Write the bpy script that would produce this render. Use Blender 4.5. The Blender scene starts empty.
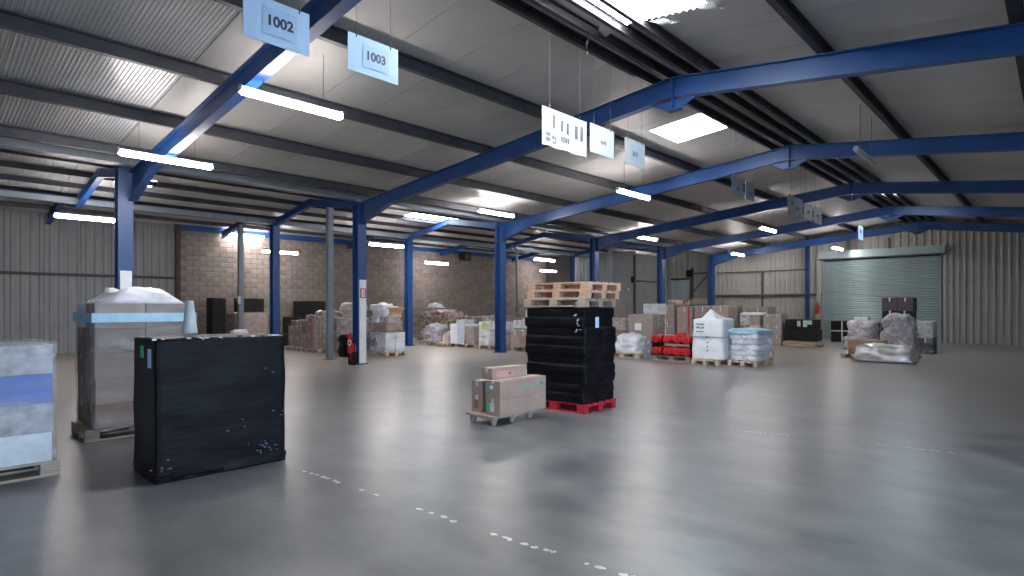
import bpy, bmesh, math, random
from mathutils import Vector, Matrix, noise
R = math.radians
random.seed(7)
scene = bpy.context.scene
COL = scene.collection

# ------------------------------------------------------------------ camera, sky, exposure
cam_d = bpy.data.cameras.new('camera')
cam = bpy.data.objects.new('camera', cam_d); COL.objects.link(cam)
cam.location = (0, 0, 1.6)
cam.rotation_euler = (R(90), 0, R(43.47))
cam_d.lens = 36 * 580 / 1024; cam_d.sensor_width = 36
cam_d.shift_y = 19 / 1024
cam_d.clip_end = 300
scene.camera = cam

LAMP_STRENGTH = 150.0
SKYLIGHT_STRENGTH = 40.0
SKY_STRENGTH = 16.0
scene.view_settings.view_transform = 'Standard'
scene.view_settings.look = 'None'
scene.view_settings.gamma = 1
scene.view_settings.use_curve_mapping = False
scene.view_settings.exposure = -0.36
world = bpy.data.worlds.new('overcast_sky'); scene.world = world
world.use_nodes = True
bg = world.node_tree.nodes['Background']
bg.inputs[0].default_value = (0.62, 0.8, 1.0, 1); bg.inputs[1].default_value = SKY_STRENGTH
# daylight through the two loading doors of the right wall (portals guide the sky's light)
for (py, w) in ((-3.0, 4.0), (5.0, 4.0)):
    ld = bpy.data.lights.new('door_portal', 'AREA'); ld.shape = 'RECTANGLE'; ld.size = w; ld.size_y = 4.0
    ld.cycles.is_portal = True
    lo = bpy.data.objects.new('door_portal', ld); COL.objects.link(lo)
    lo.location = (5.3, py, 2.0); lo.rotation_euler = (R(90), 0, R(90))   # emits towards -X

# ------------------------------------------------------------------ materials
MATS = {}
def mat(name, col, rough=0.6, metal=0.0, vary=0.12, scale=6.0, bump=0.0, bscale=40.0, emit=None, strength=0.0, spec=0.5, coat=0.0, stretch=None, col2=None):
    if name in MATS: return MATS[name]
    m = bpy.data.materials.new(name); m.use_nodes = True
    nt = m.node_tree; b = nt.nodes['Principled BSDF']
    b.inputs['Roughness'].default_value = rough; b.inputs['Metallic'].default_value = metal
    b.inputs['Specular IOR Level'].default_value = spec
    b.inputs['Coat Weight'].default_value = coat
    tc = nt.nodes.new('ShaderNodeTexCoord'); src = tc.outputs['Object']
    if stretch:
        mp = nt.nodes.new('ShaderNodeMapping'); mp.inputs['Scale'].default_value = stretch
        nt.links.new(src, mp.inputs[0]); src = mp.outputs[0]
    n = nt.nodes.new('ShaderNodeTexNoise'); n.inputs['Scale'].default_value = scale; n.inputs['Detail'].default_value = 5
    nt.links.new(src, n.inputs['Vector'])
    ramp = nt.nodes.new('ShaderNodeValToRGB')
    lo = [max(0, c * (1 - vary)) for c in col]; hi = [min(1, c * (1 + vary)) for c in (col2 or col)]
    ramp.color_ramp.elements[0].position = 0.32; ramp.color_ramp.elements[1].position = 0.68
    ramp.color_ramp.elements[0].color = (*lo, 1); ramp.color_ramp.elements[1].color = (*hi, 1)
    nt.links.new(n.outputs['Fac'], ramp.inputs[0]); nt.links.new(ramp.outputs[0], b.inputs['Base Color'])
    if bump:
        n2 = nt.nodes.new('ShaderNodeTexNoise'); n2.inputs['Scale'].default_value = bscale; n2.inputs['Detail'].default_value = 4
        nt.links.new(src, n2.inputs['Vector'])
        bp = nt.nodes.new('ShaderNodeBump'); bp.inputs['Strength'].default_value = bump; bp.inputs['Distance'].default_value = 0.02
        nt.links.new(n2.outputs['Fac'], bp.inputs['Height']); nt.links.new(bp.outputs[0], b.inputs['Normal'])
    if emit:
        b.inputs['Emission Color'].default_value = (*emit, 1); b.inputs['Emission Strength'].default_value = strength
    MATS[name] = m
    return m

BLUE = mat('blue_paint', (0.010, 0.058, 0.205), 0.42, vary=0.15, scale=1.5, bump=0.05)
PURLIN = mat('galvanised_dark', (0.055, 0.057, 0.068), 0.55, 0.2, 0.2, 3)
RIDGE = mat('dark_bronze_steel', (0.035, 0.03, 0.035), 0.45, 0.1, 0.2, 3)
GREYPOST = mat('grey_post_paint', (0.17, 0.20, 0.24), 0.5, 0.1, 0.1, 3)
DECK = mat('ceiling_panel_white', (0.46, 0.455, 0.44), 0.47, 0.0, 0.07, 1.2, 0.04, 30)
DECKRIB = mat('ribbed_deck_grey', (0.56, 0.57, 0.58), 0.35, 0.1, 0.07, 1.2)
BACKING = mat('roof_dark', (0.02, 0.02, 0.02), 0.9)
CLAD = mat('cladding_grey', (0.30, 0.30, 0.275), 0.5, 0.0, 0.08, 1.5)
CLADB = mat('cladding_bluegrey', (0.26, 0.29, 0.31), 0.45, 0.0, 0.08, 1.5)
CLADL = mat('cladding_darker_grey', (0.24, 0.25, 0.25), 0.5, 0.0, 0.08, 1.5)  # slightly darker cladding grey
SHUT = mat('shutter_green_grey', (0.27, 0.36, 0.38), 0.35, 0.3, 0.07, 2)
GIRT = mat('dark_girt', (0.05, 0.05, 0.05), 0.6)
TRIMR = mat('dark_red_brown', (0.06, 0.03, 0.03), 0.7)
MORTAR = mat('mortar', (0.145, 0.126, 0.114), 0.95, vary=0.2, scale=3)
CARD = mat('cardboard', (0.34, 0.235, 0.165), 0.75, vary=0.1, scale=4, bump=0.05)
CARDP = mat('cardboard_pinkish', (0.34, 0.245, 0.205), 0.7, vary=0.1, scale=5, bump=0.05)
CARDD = mat('cardboard_dark', (0.22, 0.14, 0.10), 0.75, vary=0.2, scale=4, bump=0.05)
CARDR = mat('cardboard_reddish', (0.34, 0.16, 0.11), 0.7, vary=0.15, scale=4)
TAPE = mat('packing_tape', (0.62, 0.55, 0.45), 0.3, vary=0.05)
TAPEG = mat('grey_tape', (0.30, 0.27, 0.26), 0.4, vary=0.05)
WHITE = mat('white_board', (0.80, 0.82, 0.86), 0.6, vary=0.06, scale=5, bump=0.05)
WHITEW = mat('white_wrap', (0.74, 0.76, 0.82), 0.35, vary=0.15, scale=7, bump=0.4, bscale=9)
GREYW = mat('grey_wrap', (0.42, 0.40, 0.42), 0.3, vary=0.35, scale=9, bump=0.5, bscale=12)
BROWNW = mat('brown_wrap', (0.28, 0.20, 0.17), 0.35, vary=0.5, scale=8, bump=0.5, bscale=12, col2=(0.42, 0.34, 0.30))
SILVER = mat('silver_foil', (0.60, 0.58, 0.57), 0.28, 0.35, 0.15, 6, 0.7, 7)
BLUEW = mat('pale_blue_sheet', (0.36, 0.60, 0.75), 0.3, vary=0.1, scale=7, bump=0.3, bscale=10)
BLACKW = mat('black_stretch_film', (0.006, 0.0065, 0.009), 0.42, spec=0.10, vary=0.2, scale=5, bump=0.22, bscale=5, stretch=(1, 1, 3.5))
BLACKM = mat('black_matt', (0.006, 0.006, 0.007), 0.6, spec=0.3, vary=0.2)
BLACKP = mat('black_plastic', (0.008, 0.008, 0.009), 0.45, spec=0.3, vary=0.2)
RED = mat('red_paint', (0.50, 0.014, 0.018), 0.35, vary=0.1)
REDP = mat('red_pallet_paint', (0.40, 0.014, 0.032), 0.5, vary=0.2, scale=8)
WOOD = mat('pallet_wood', (0.56, 0.36, 0.25), 0.7, vary=0.18, scale=5, stretch=(1, 8, 8), bump=0.1)
WOODG = mat('pallet_wood_grey', (0.42, 0.34, 0.27), 0.75, vary=0.2, scale=5, stretch=(1, 8, 8), bump=0.1)
WOODT = mat('pale_pallet_wood', (0.60, 0.47, 0.33), 0.7, vary=0.15, scale=5)
PRESS = mat('pressed_wood', (0.36, 0.29, 0.25), 0.75, vary=0.15, scale=20)
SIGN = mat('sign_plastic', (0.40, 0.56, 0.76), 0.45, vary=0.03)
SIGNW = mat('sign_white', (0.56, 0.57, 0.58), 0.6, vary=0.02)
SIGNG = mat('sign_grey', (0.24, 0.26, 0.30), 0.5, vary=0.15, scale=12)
PAPER = mat('sign_paper', (0.36, 0.50, 0.70), 0.6, vary=0.03)
PAPERW = mat('sign_paper_white', (0.45, 0.54, 0.62), 0.6, vary=0.02)
INK = mat('dark_ink', (0.02, 0.025, 0.06), 0.6)
INKG = mat('grey_ink', (0.12, 0.12, 0.15), 0.6)
WIRE = mat('pale_wire', (0.45, 0.47, 0.5), 0.5)
WIRED = mat('dark_wire', (0.10, 0.10, 0.11), 0.5)
GREEN = mat('green_label', (0.02, 0.55, 0.24), 0.4, vary=0.05)
PBLUE = mat('pale_label', (0.50, 0.66, 0.88), 0.4, vary=0.05)
YGREEN = mat('lime_print', (0.45, 0.55, 0.12), 0.5)
CYANL = mat('turquoise_print', (0.03, 0.30, 0.28), 0.5)
LAMPH = mat('lamp_housing', (0.5, 0.5, 0.52), 0.4)
LAMPON = mat('lamp_tube_lit', (0.9, 0.9, 0.95), 0.4, emit=(1.0, 0.93, 0.90), strength=LAMP_STRENGTH)
LAMPOFF = mat('lamp_tube_unlit', (0.32, 0.32, 0.34), 0.4)
SKYL = mat('skylight_sheet', (0.8, 0.85, 0.9), 0.5, emit=(0.86, 0.94, 1.0), strength=SKYLIGHT_STRENGTH)
SKYL2 = mat('skylight_sheet_dim', (0.8, 0.85, 0.9), 0.5, emit=(0.95, 0.96, 1.0), strength=1.6)
PAINTW = mat('worn_floor_paint', (0.62, 0.62, 0.6), 0.6, vary=0.15, scale=30)
PINK = mat('faded_red_sticker', (0.5, 0.2, 0.25), 0.6)
BLOCKS = [mat('block_%s' % n, c, 0.9, vary=0.16, scale=3 + i, bump=0.25, bscale=25) for i, (n, c) in enumerate(
    (('plain', (0.181, 0.155, 0.139)), ('warm', (0.193, 0.160, 0.139)), ('cool', (0.168, 0.150, 0.136)), ('dark', (0.151, 0.130, 0.116))))]

def film_material():
    m = bpy.data.materials.new('clear_stretch_film'); m.use_nodes = True; nt = m.node_tree
    for n in list(nt.nodes): nt.nodes.remove(n)
    out = nt.nodes.new('ShaderNodeOutputMaterial'); mix = nt.nodes.new('ShaderNodeMixShader')
    tr = nt.nodes.new('ShaderNodeBsdfTransparent'); b = nt.nodes.new('ShaderNodeBsdfPrincipled')
    b.inputs['Base Color'].default_value = (0.72, 0.74, 0.8, 1); b.inputs['Roughness'].default_value = 0.22
    tc = nt.nodes.new('ShaderNodeTexCoord'); mp = nt.nodes.new('ShaderNodeMapping'); mp.inputs['Scale'].default_value = (1, 1, 2.6)
    n = nt.nodes.new('ShaderNodeTexNoise'); n.inputs['Scale'].default_value = 2.2; n.inputs['Detail'].default_value = 5
    r = nt.nodes.new('ShaderNodeMapRange'); r.inputs[1].default_value = 0.35; r.inputs[2].default_value = 0.72
    r.inputs[3].default_value = 0.06; r.inputs[4].default_value = 0.42
    bp = nt.nodes.new('ShaderNodeBump'); bp.inputs['Strength'].default_value = 0.6; bp.inputs['Distance'].default_value = 0.02
    L = nt.links.new
    L(tc.outputs['Object'], mp.inputs[0]); L(mp.outputs[0], n.inputs['Vector']); L(n.outputs['Fac'], r.inputs[0]); L(n.outputs['Fac'], bp.inputs['Height'])
    L(bp.outputs[0], b.inputs['Normal']); L(r.outputs[0], mix.inputs[0]); L(tr.outputs[0], mix.inputs[1]); L(b.outputs[0], mix.inputs[2]); L(mix.outputs[0], out.inputs[0])
    return m
FILM = film_material()

def floor_material():
    m = bpy.data.materials.new('polished_concrete'); m.use_nodes = True; nt = m.node_tree; b = nt.nodes['Principled BSDF']; L = nt.links.new
    tc = nt.nodes.new('ShaderNodeTexCoord')
    def N(sc, det=6, st=(1, 1, 1)):
        mp = nt.nodes.new('ShaderNodeMapping'); mp.inputs['Scale'].default_value = st; L(tc.outputs['Object'], mp.inputs[0])
        n = nt.nodes.new('ShaderNodeTexNoise'); n.inputs['Scale'].default_value = sc; n.inputs['Detail'].default_value = det; n.inputs['Roughness'].default_value = 0.6
        L(mp.outputs[0], n.inputs['Vector']); return n
    a = N(0.35, 5); c = N(1.3, 6, (1, 1.6, 1)); d = N(14, 3)
    mxf = nt.nodes.new('ShaderNodeMath'); mxf.operation = 'MULTIPLY_ADD'; mxf.inputs[1].default_value = 0.6
    L(c.outputs['Fac'], mxf.inputs[0]); hf = nt.nodes.new('ShaderNodeMath'); hf.operation = 'MULTIPLY'; hf.inputs[1].default_value = 0.4
    L(a.outputs['Fac'], hf.inputs[0]); L(hf.outputs[0], mxf.inputs[2])
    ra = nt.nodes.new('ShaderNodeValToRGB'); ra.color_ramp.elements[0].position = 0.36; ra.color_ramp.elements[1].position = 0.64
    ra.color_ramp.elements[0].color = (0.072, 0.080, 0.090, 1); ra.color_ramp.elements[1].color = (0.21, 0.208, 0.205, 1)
    L(mxf.outputs[0], ra.inputs[0])
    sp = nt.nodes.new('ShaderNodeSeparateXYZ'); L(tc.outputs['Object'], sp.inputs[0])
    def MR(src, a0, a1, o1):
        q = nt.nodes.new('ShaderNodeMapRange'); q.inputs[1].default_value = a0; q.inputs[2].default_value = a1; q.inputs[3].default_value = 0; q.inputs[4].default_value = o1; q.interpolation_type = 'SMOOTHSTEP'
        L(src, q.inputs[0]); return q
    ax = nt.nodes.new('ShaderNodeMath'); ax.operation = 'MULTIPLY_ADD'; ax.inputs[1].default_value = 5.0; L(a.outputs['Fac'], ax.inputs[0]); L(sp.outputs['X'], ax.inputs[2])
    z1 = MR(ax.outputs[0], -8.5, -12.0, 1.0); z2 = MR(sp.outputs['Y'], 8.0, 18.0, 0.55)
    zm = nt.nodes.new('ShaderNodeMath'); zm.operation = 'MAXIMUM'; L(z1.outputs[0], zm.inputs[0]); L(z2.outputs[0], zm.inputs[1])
    wc = nt.nodes.new('ShaderNodeMix'); wc.data_type = 'RGBA'; wc.inputs[7].default_value = (0.36, 0.325, 0.285, 1)  # paler beige concrete zone; warm lamp tint is also put into this colour
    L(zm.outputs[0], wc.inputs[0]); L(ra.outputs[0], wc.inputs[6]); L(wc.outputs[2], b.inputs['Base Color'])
    rr = nt.nodes.new('ShaderNodeMapRange'); rr.inputs[1].default_value = 0.0; rr.inputs[2].default_value = 1.0
    rr.inputs[3].default_value = 0.26; rr.inputs[4].default_value = 0.42
    L(c.outputs['Fac'], rr.inputs[0]); L(rr.outputs[0], b.inputs['Roughness'])
    b.inputs['Specular IOR Level'].default_value = 0.6
    return m
FLOORM = floor_material()

# ------------------------------------------------------------------ mesh helpers
class MB:
    def __init__(s): s.v = []; s.f = []; s.mi = []; s.m = []
    def _m(s, m):
        if m not in s.m: s.m.append(m)
        return s.m.index(m)
    def add(s, vs, fs, m):
        k = len(s.v); i = s._m(m); s.v += [tuple(v) for v in vs]
        for f in fs: s.f.append(tuple(k + j for j in f)); s.mi.append(i)
        return s
    def box(s, c, d, m, rz=0, rot=None):
        M = rot or Matrix.Rotation(rz, 3, 'Z'); C = Vector(c)
        vs = [C + M @ Vector((sx * d[0] / 2, sy * d[1] / 2, sz * d[2] / 2)) for sz in (-1, 1) for sy in (-1, 1) for sx in (-1, 1)]
        return s.add(vs, [(0, 2, 3, 1), (4, 5, 7, 6), (0, 1, 5, 4), (2, 6, 7, 3), (0, 4, 6, 2), (1, 3, 7, 5)], m)
    def mm(s, a, b, m):
        return s.box([(a[i] + b[i]) / 2 for i in range(3)], [abs(b[i] - a[i]) for i in range(3)], m)
    def prism(s, pts, axis, lo, hi, m):      # pts = polygon in the two other axes
        n = len(pts); vs = []
        for t in (lo, hi):
            for p in pts:
                q = list(p); q.insert(axis, t); vs.append(q)
        fs = [tuple(range(n)), tuple(range(2 * n - 1, n - 1, -1))] + [(i, (i + 1) % n, n + (i + 1) % n, n + i) for i in range(n)]
        return s.add(vs, fs, m)
    def tube(s, pts, r, m, n=8):
        pts = [Vector(p) for p in pts]; vs = []; fs = []
        for i, p in enumerate(pts):
            d = (pts[min(i + 1, len(pts) - 1)] - pts[max(i - 1, 0)]).normalized()
            u = d.cross(Vector((0.31, 0.12, 0.94))).normalized(); w = d.cross(u)
            rr = r[i] if isinstance(r, (list, tuple)) else r
            vs += [p + (u * math.cos(2 * math.pi * k / n) + w * math.sin(2 * math.pi * k / n)) * rr for k in range(n)]
        for i in range(len(pts) - 1):
            fs += [(i * n + k, i * n + (k + 1) % n, (i + 1) * n + (k + 1) % n, (i + 1) * n + k) for k in range(n)]
        fs += [tuple(range(n - 1, -1, -1)), tuple((len(pts) - 1) * n + k for k in range(n))]
        return s.add(vs, fs, m)
    def mesh(s, name, smooth=False):
        me = bpy.data.meshes.new(name); me.from_pydata(s.v, [], s.f)
        for m in s.m: me.materials.append(m)
        me.polygons.foreach_set('material_index', s.mi)
        bm = bmesh.new(); bm.from_mesh(me); bmesh.ops.recalc_face_normals(bm, faces=bm.faces); bm.to_mesh(me); bm.free()
        if smooth: me.polygons.foreach_set('use_smooth', [True] * len(me.polygons))
        me.update(); return me
    def build(s, name, parent=None, smooth=False):
        return obj(name, s.mesh(name, smooth), parent)

def obj(name, data, parent=None, loc=(0, 0, 0), rz=0):
    o = bpy.data.objects.new(name, data); COL.objects.link(o)
    o.location = loc; o.rotation_euler = (0, 0, rz)
    if parent is not None: o.parent = parent
    return o
def tag(o, label=None, cat=None, group=None, kind=None):
    if label: o['label'] = label
    if cat: o['category'] = cat
    if group: o['group'] = group
    if kind: o['kind'] = kind
    return o
def thing(name, label, cat, loc, rz=0, group=None, kind=None):
    return tag(obj(name, None, None, loc, rz), label, cat, group, kind)
def bev(o, w=0.006, seg=2):
    md = o.modifiers.new('bevel', 'BEVEL'); md.width = w; md.segments = seg; md.limit_method = 'ANGLE'; return o

def lump_mesh(name, w, d, h, m, layers=0, bulge=0.02, nz=0.015, seed=0, taper=0.0, corner=0.06, crown=0.03, rings=None, lean=(0, 0), perim=64, nscale=3.0):
    """a soft wrapped body: rounded-rectangle rings from z=0 to h, layered bulges, noise, crowned top"""
    rings = rings or max(10, int(h / 0.035)); B = MB(); vs = []; fs = []
    rnd = random.Random(seed); offs = [rnd.uniform(-1, 1) for _ in range(40)]; offx = [rnd.uniform(-1, 1) for _ in range(40)]; offy = [rnd.uniform(-1, 1) for _ in range(40)]
    hw, hd = w / 2, d / 2
    base = []
    per = 2 * (w + d)
    for k in range(perim):
        s = per * k / perim
        if s < w: p = (-hw + s, -hd)
        elif s < w + d: p = (hw, -hd + s - w)
        elif s < 2 * w + d: p = (hw - (s - w - d), hd)
        else: p = (-hw, hd - (s - 2 * w - d))
        x, y = p; cx = max(-hw + corner, min(hw - corner, x)); cy = max(-hd + corner, min(hd - corner, y))
        dv = Vector((x - cx, y - cy)); L = dv.length
        if L > 0: dv = dv / L * corner
        base.append((cx + dv.x, cy + dv.y))
    for i in range(rings + 1):
        t = i / rings; z = h * t
        li = min(int(t * layers), layers - 1) if layers else 0; lt = (t * layers) % 1 if layers else 0.5
        sc = 1 - taper * t
        b = (bulge * .38 * (max(0, math.sin(math.pi * lt)) ** 0.5 - 0.6) + bulge * 1.0 * offs[li]) if layers else 0
        ox = bulge * offx[li] if layers else 0; oy = bulge * offy[li] if layers else 0
        for (x, y) in base:
            n = Vector((x / max(hw, .01), y / max(hd, .01))); n.normalize()
            q = noise.noise(Vector((x * nscale + seed * 3.1, y * nscale, z * nscale * 1.6 + seed))) * nz * 2
            vs.append((x * sc + n.x * (b + q) + ox + lean[0] * t, y * sc + n.y * (b + q) + oy + lean[1] * t, z))
    for i in range(rings):
        fs += [(i * perim + k, i * perim + (k + 1) % perim, (i + 1) * perim + (k + 1) % perim, (i + 1) * perim + k) for k in range(perim)]
    top = vs[-perim:]; cx = sum(v[0] for v in top) / perim; cy = sum(v[1] for v in top) / perim
    prev = rings * perim
    for j, s in enumerate((0.93, 0.75, 0.5, 0.25)):
        st = len(vs)
        for v in top:
            x = cx + (v[0] - cx) * s; y = cy + (v[1] - cy) * s
            zz = h + crown * (1 - s * s) ** 0.5 + noise.noise(Vector((x * 5 + seed, y * 5, 3.3))) * nz * 1.5
            vs.append((x, y, zz))
        fs += [(prev + k, prev + (k + 1) % perim, st + (k + 1) % perim, st + k) for k in range(perim)]
        prev = st
    fs.append(tuple(prev + k for k in range(perim))); fs.append(tuple(range(perim - 1, -1, -1)))
    B.add(vs, fs, m)
    return B.mesh(name, True)

# roof geometry ------------------------------------------------------
EAVE, RIDGE1, RIGHT = -14.4, -4.7, 5.0
LROW, WALLX = -19.8, -24.6
PK2, PK3 = -17.1, -22.2
ENDY, BACKY = 31.9, -8.0
SL = 0.095; SLR = 0.13; SL2 = 0.155
def zb(x):      # underside of the rafters
    if x >= EAVE: return 4.17 + (SL * (x - EAVE) if x < RIDGE1 else SL * (RIDGE1 - EAVE) - SLR * (x - RIDGE1))
    if x >= LROW: return 4.36 + SL2 * (2.7 - abs(x - PK2))
    return 4.36 + SL2 * (2.4 - abs(x - PK3))
def zr(x):      # underside of the roof deck
    if x >= EAVE: return 4.74 + (SL * (x - EAVE) if x < RIDGE1 else SL * (RIDGE1 - EAVE) - SLR * (x - RIDGE1))
    if x >= LROW: return 4.74 + SL2 * (2.7 - abs(x - PK2)) * 0.9
    return 4.74 + SL2 * (2.4 - abs(x - PK3)) * 0.9
FRAMES = [(3, 3.39), (4, 8.89), (5, 14.53), (6, 20.17), (7, 25.8), (8, 31.45)]
NTH = {3: 'nearest', 4: 'second', 5: 'third', 6: 'fourth', 7: 'fifth', 8: 'farthest'}

# ------------------------------------------------------------------ floor
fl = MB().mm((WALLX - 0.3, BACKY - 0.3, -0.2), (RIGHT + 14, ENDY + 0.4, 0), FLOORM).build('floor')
tag(fl, 'grey polished concrete warehouse floor with worn white dashes', 'floor', kind='structure')
rnd = random.Random(3)
def dash(B, x0, y0, x1, y1, wid, n, keep, m=PAINTW):
    for i in range(n):
        if rnd.random() > keep: continue
        t = (i + rnd.uniform(.1, .5)) / n; l = rnd.uniform(.3, .95) / n
        ax, ay = x0 + (x1 - x0) * t, y0 + (y1 - y0) * t; bx, by = x0 + (x1 - x0) * (t + l), y0 + (y1 - y0) * (t + l)
        o = rnd.uniform(-.012, .012); k = 6; up = []; dn = []
        for j in range(k):
            f = j / (k - 1); px, py = ax + (bx - ax) * f, ay + (by - ay) * f
            q = math.sin(math.pi * (f * .8 + .1))
            up.append((px, py + o + wid * q * rnd.uniform(.2, .6), 0.0015)); dn.append((px, py + o - wid * q * rnd.uniform(.2, .6), 0.0015))
        vs = up + dn[::-1]; B.add(vs, [tuple(range(len(vs)))], m)
B = MB()
dash(B, -5.40, 2.70, -4.75, 2.75, .05, 7, .9); dash(B, -4.6, 2.78, -4.1, 2.8, .04, 5, .4)
dash(B, -3.75, 2.82, -3.1, 2.86, .045, 5, .6); dash(B, -2.95, 2.87, -2.35, 2.93, .05, 7, .9); dash(B, -2.2, 2.94, -1.3, 3.05, .05, 11, .9)
tag(B.build('floor_marking', fl), kind='stuff')
B = MB(); dash(B, -3.0, 7.48, -2.45, 7.62, .035, 9, 1); dash(B, -1.75, 7.85, -0.6, 7.95, .03, 16, .8)
tag(B.build('floor_marking', fl), kind='stuff')
B = MB(); B.tube([(-3.52, 3.98, 0.0), (-3.52, 3.98, 0.002)], 0.022, PINK, 10); B.build('round_sticker', fl)

# ------------------------------------------------------------------ ceiling: deck panels, each its own piece
ceil = MB()
for xs in ((WALLX - .3, PK3), (PK3, LROW), (LROW, PK2), (PK2, EAVE), (EAVE, RIDGE1), (RIDGE1, RIGHT + .3)):
    e = 0.001
    za, zc = zr(xs[0] + e), zr(xs[1] - e)
    ceil.prism([(xs[0], za + .05), (xs[1], zc + .05), (xs[1], zc + .12), (xs[0], za + .12)], 1, BACKY - .3, ENDY + .3, BACKING)
ceil = tag(ceil.build('ceiling'), 'grey sandwich panel roof over blue steel frames', 'ceiling', kind='structure')
def flat_panel(L, wid):
    B = MB(); B.box((0, 0, 0), (L, wid, .04), DECK)
    return B.mesh('ceiling_panel')
def rib_profile(wid, ribs, depth):
    p = []
    for i in range(ribs):
        a = i * wid / ribs - wid / 2; w = wid / ribs
        p += [(a, 0), (a + w * .5, 0), (a + w * .62, -depth), (a + w * .88, -depth)]
    p.append((wid / 2, 0)); return p
def rib_panel(L, wid, ribs=18, depth=.012):
    B = MB(); p = rib_profile(wid, ribs, depth); n = len(p)
    vs = [(-L / 2, a, b) for a, b in p] + [(L / 2, a, b) for a, b in p]
    B.add(vs, [(i, i + 1, n + i + 1, n + i) for i in range(n - 1)], DECKRIB)
    B.add([(-L / 2, -wid / 2, .02), (L / 2, -wid / 2, .02), (L / 2, wid / 2, .02), (-L / 2, wid / 2, .02)], [(0, 1, 2, 3)], DECKRIB)
    return B.mesh('ceiling_panel')
SKY_HOLES = [(-6.58, -5.36, 11.38, 12.63), (-4.62, -3.3, 4.4, 7.1), (-4.62, -3.3, 22.7, 24.0), (-18.35, -17.85, 3.9, 4.8), (-18.0, -17.3, 13.0, 15.2)]
wid = 0.992
for (xa, xb) in ((EAVE, RIDGE1), (RIDGE1, RIGHT), (LROW, PK2), (PK2, EAVE), (WALLX, PK3), (PK3, LROW)):
    e = .001; z0, z1 = zr(xa + e), zr(xb - e); L = math.hypot(xb - xa, z1 - z0); ang = math.atan2(z1 - z0, xb - xa)
    mf, mr = flat_panel(L, wid), rib_panel(L, wid)
    y = BACKY + .5
    while y < ENDY:
        o = obj('ceiling_panel', mr if y < 3.2 else mf, ceil, ((xa + xb) / 2, y, (z0 + z1) / 2 + .024))
        o.rotation_euler = (0, -ang, 0)
        y += 1.0
# skylights (windows of the roof)
for i, (xa, xb, ya, yb) in enumerate(SKY_HOLES):
    z0, z1 = zr(xa) - .012, zr(xb) - .012; m = SKYL
    P = lambda x, y, dz=0: (x, y, z0 + (z1 - z0) * (x - xa) / (xb - xa) + dz)
    par = obj('window_%d' % (i + 1), MB().add([P(xa, ya), P(xb, ya), P(xb, yb), P(xa, yb), P(xa, ya, .02), P(xb, ya, .02), P(xb, yb, .02), P(xa, yb, .02)],
        [(0, 3, 2, 1), (4, 5, 6, 7), (0, 1, 5, 4), (2, 3, 7, 6), (0, 4, 7, 3), (1, 2, 6, 5)], m).mesh('skylight'))
    tag(par, ['white roof skylight on the left slope, whole square pane', 'largest white roof skylight with torn film edges, beside the ridge near the camera',
              'roof skylight right of the ridge, far along the hall', 'low side-aisle skylight beside the nearest blue column',
              'long narrow side-aisle skylight beyond the second row column'][i], 'skylight', kind='structure')
    F = MB()
    for (a, b) in (((xa, ya), (xb, ya)), ((xb, ya), (xb, yb)), ((xb, yb), (xa, yb)), ((xa, yb), (xa, ya))):
        F.tube([P(*a, dz=-.002), P(*b, dz=-.002)], .012, PURLIN, 4)
    F.build('frame', par)
    if i == 1:
        Rr = random.Random(5)
        rb = MB()   # ribs of the translucent sheet
        for k in range(12):
            x = xa + .05 + k * .1; rb.box(P(x, (ya + yb) / 2, -.01), (.02, yb - ya, .012), SKYL)
        rb.build('sheet_rib', par)
        for (a, b) in (((xb, yb - .1), (-3.15, 7.3)), ((xb, 6.1), (-3.1, 6.5)), ((xa + .6, yb), (-3.8, 7.4)), ((xa, yb - .3), (-5.1, 7.3))):
            t = MB(); x0, y0 = a; x1, y1 = b; vs = []
            for j in range(9):
                f = j / 8; wv = .09 * (1 - f) + .02; jx = Rr.uniform(-.03, .03)
                vs += [(x0 + (x1 - x0) * f + jx - wv, y0 + (y1 - y0) * f, zr(x0) - .03 - .05 * math.sin(f * 5)), (x0 + (x1 - x0) * f + jx + wv, y0 + (y1 - y0) * f + .03, zr(x0) - .05 - .05 * math.sin(f * 4))]
            t.add(vs, [(2 * j, 2 * j + 1, 2 * j + 3, 2 * j + 2) for j in range(8)], SIGNW); t.build('torn_film', par)
        t = MB(); vs = []
        for j in range(14):
            f = j / 13; vs += [(-5.05 + .012 * math.sin(9 * f), 6.92 + Rr.uniform(-.01, .01), zr(-5.05) - .02 - .30 * f), (-5.05, 6.94 + .02 * math.sin(7 * f) + .008, zr(-5.05) - .02 - .30 * f)]
        t.add(vs, [(2 * j, 2 * j + 1, 2 * j + 3, 2 * j + 2) for j in range(13)], SIGNW); t.build('torn_film', par)

# purlins: one member each, along the hall
def purlin(x, h=.16, m=PURLIN, wd=.065, drop=0.0, lab='', y0=BACKY, y1=ENDY, z=None):
    zt = (zr(x) if z is None else z) - drop; B = MB()
    B.prism([(x - wd * .9, zt), (x + wd, zt), (x + wd, zt - .02), (x + .012, zt - .02), (x + .012, zt - h + .02), (x + wd * .9, zt - h + .02), (x + wd * .9, zt - h), (x - .012, zt - h), (x - .012, zt - .02), (x - wd * .9, zt - .02)], 1, y0, y1, m)
    return tag(B.build('purlin'), lab, 'roof beam', 'roof purlins', 'structure')
for x, lab in ((-7.25, 'dark roof purlin, first to the left of the ridge bundle'), (-9.4, 'dark roof purlin, second to the left of the ridge bundle'),
               (-11.55, 'dark roof purlin, third to the left of the ridge bundle'), (-13.6, 'dark roof purlin nearest the front column row'),
               (-2.5, 'dark roof purlin, first to the right of the ridge bundle'), (-0.4, 'dark roof purlin, second to the right of the ridge bundle'),
               (2.0, 'dark roof purlin, third to the right of the ridge bundle')):
    purlin(x, .21 if x in (-7.25, -9.4, -11.55) else .2, PURLIN if x < -5 else RIDGE, .08, lab=lab)
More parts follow.
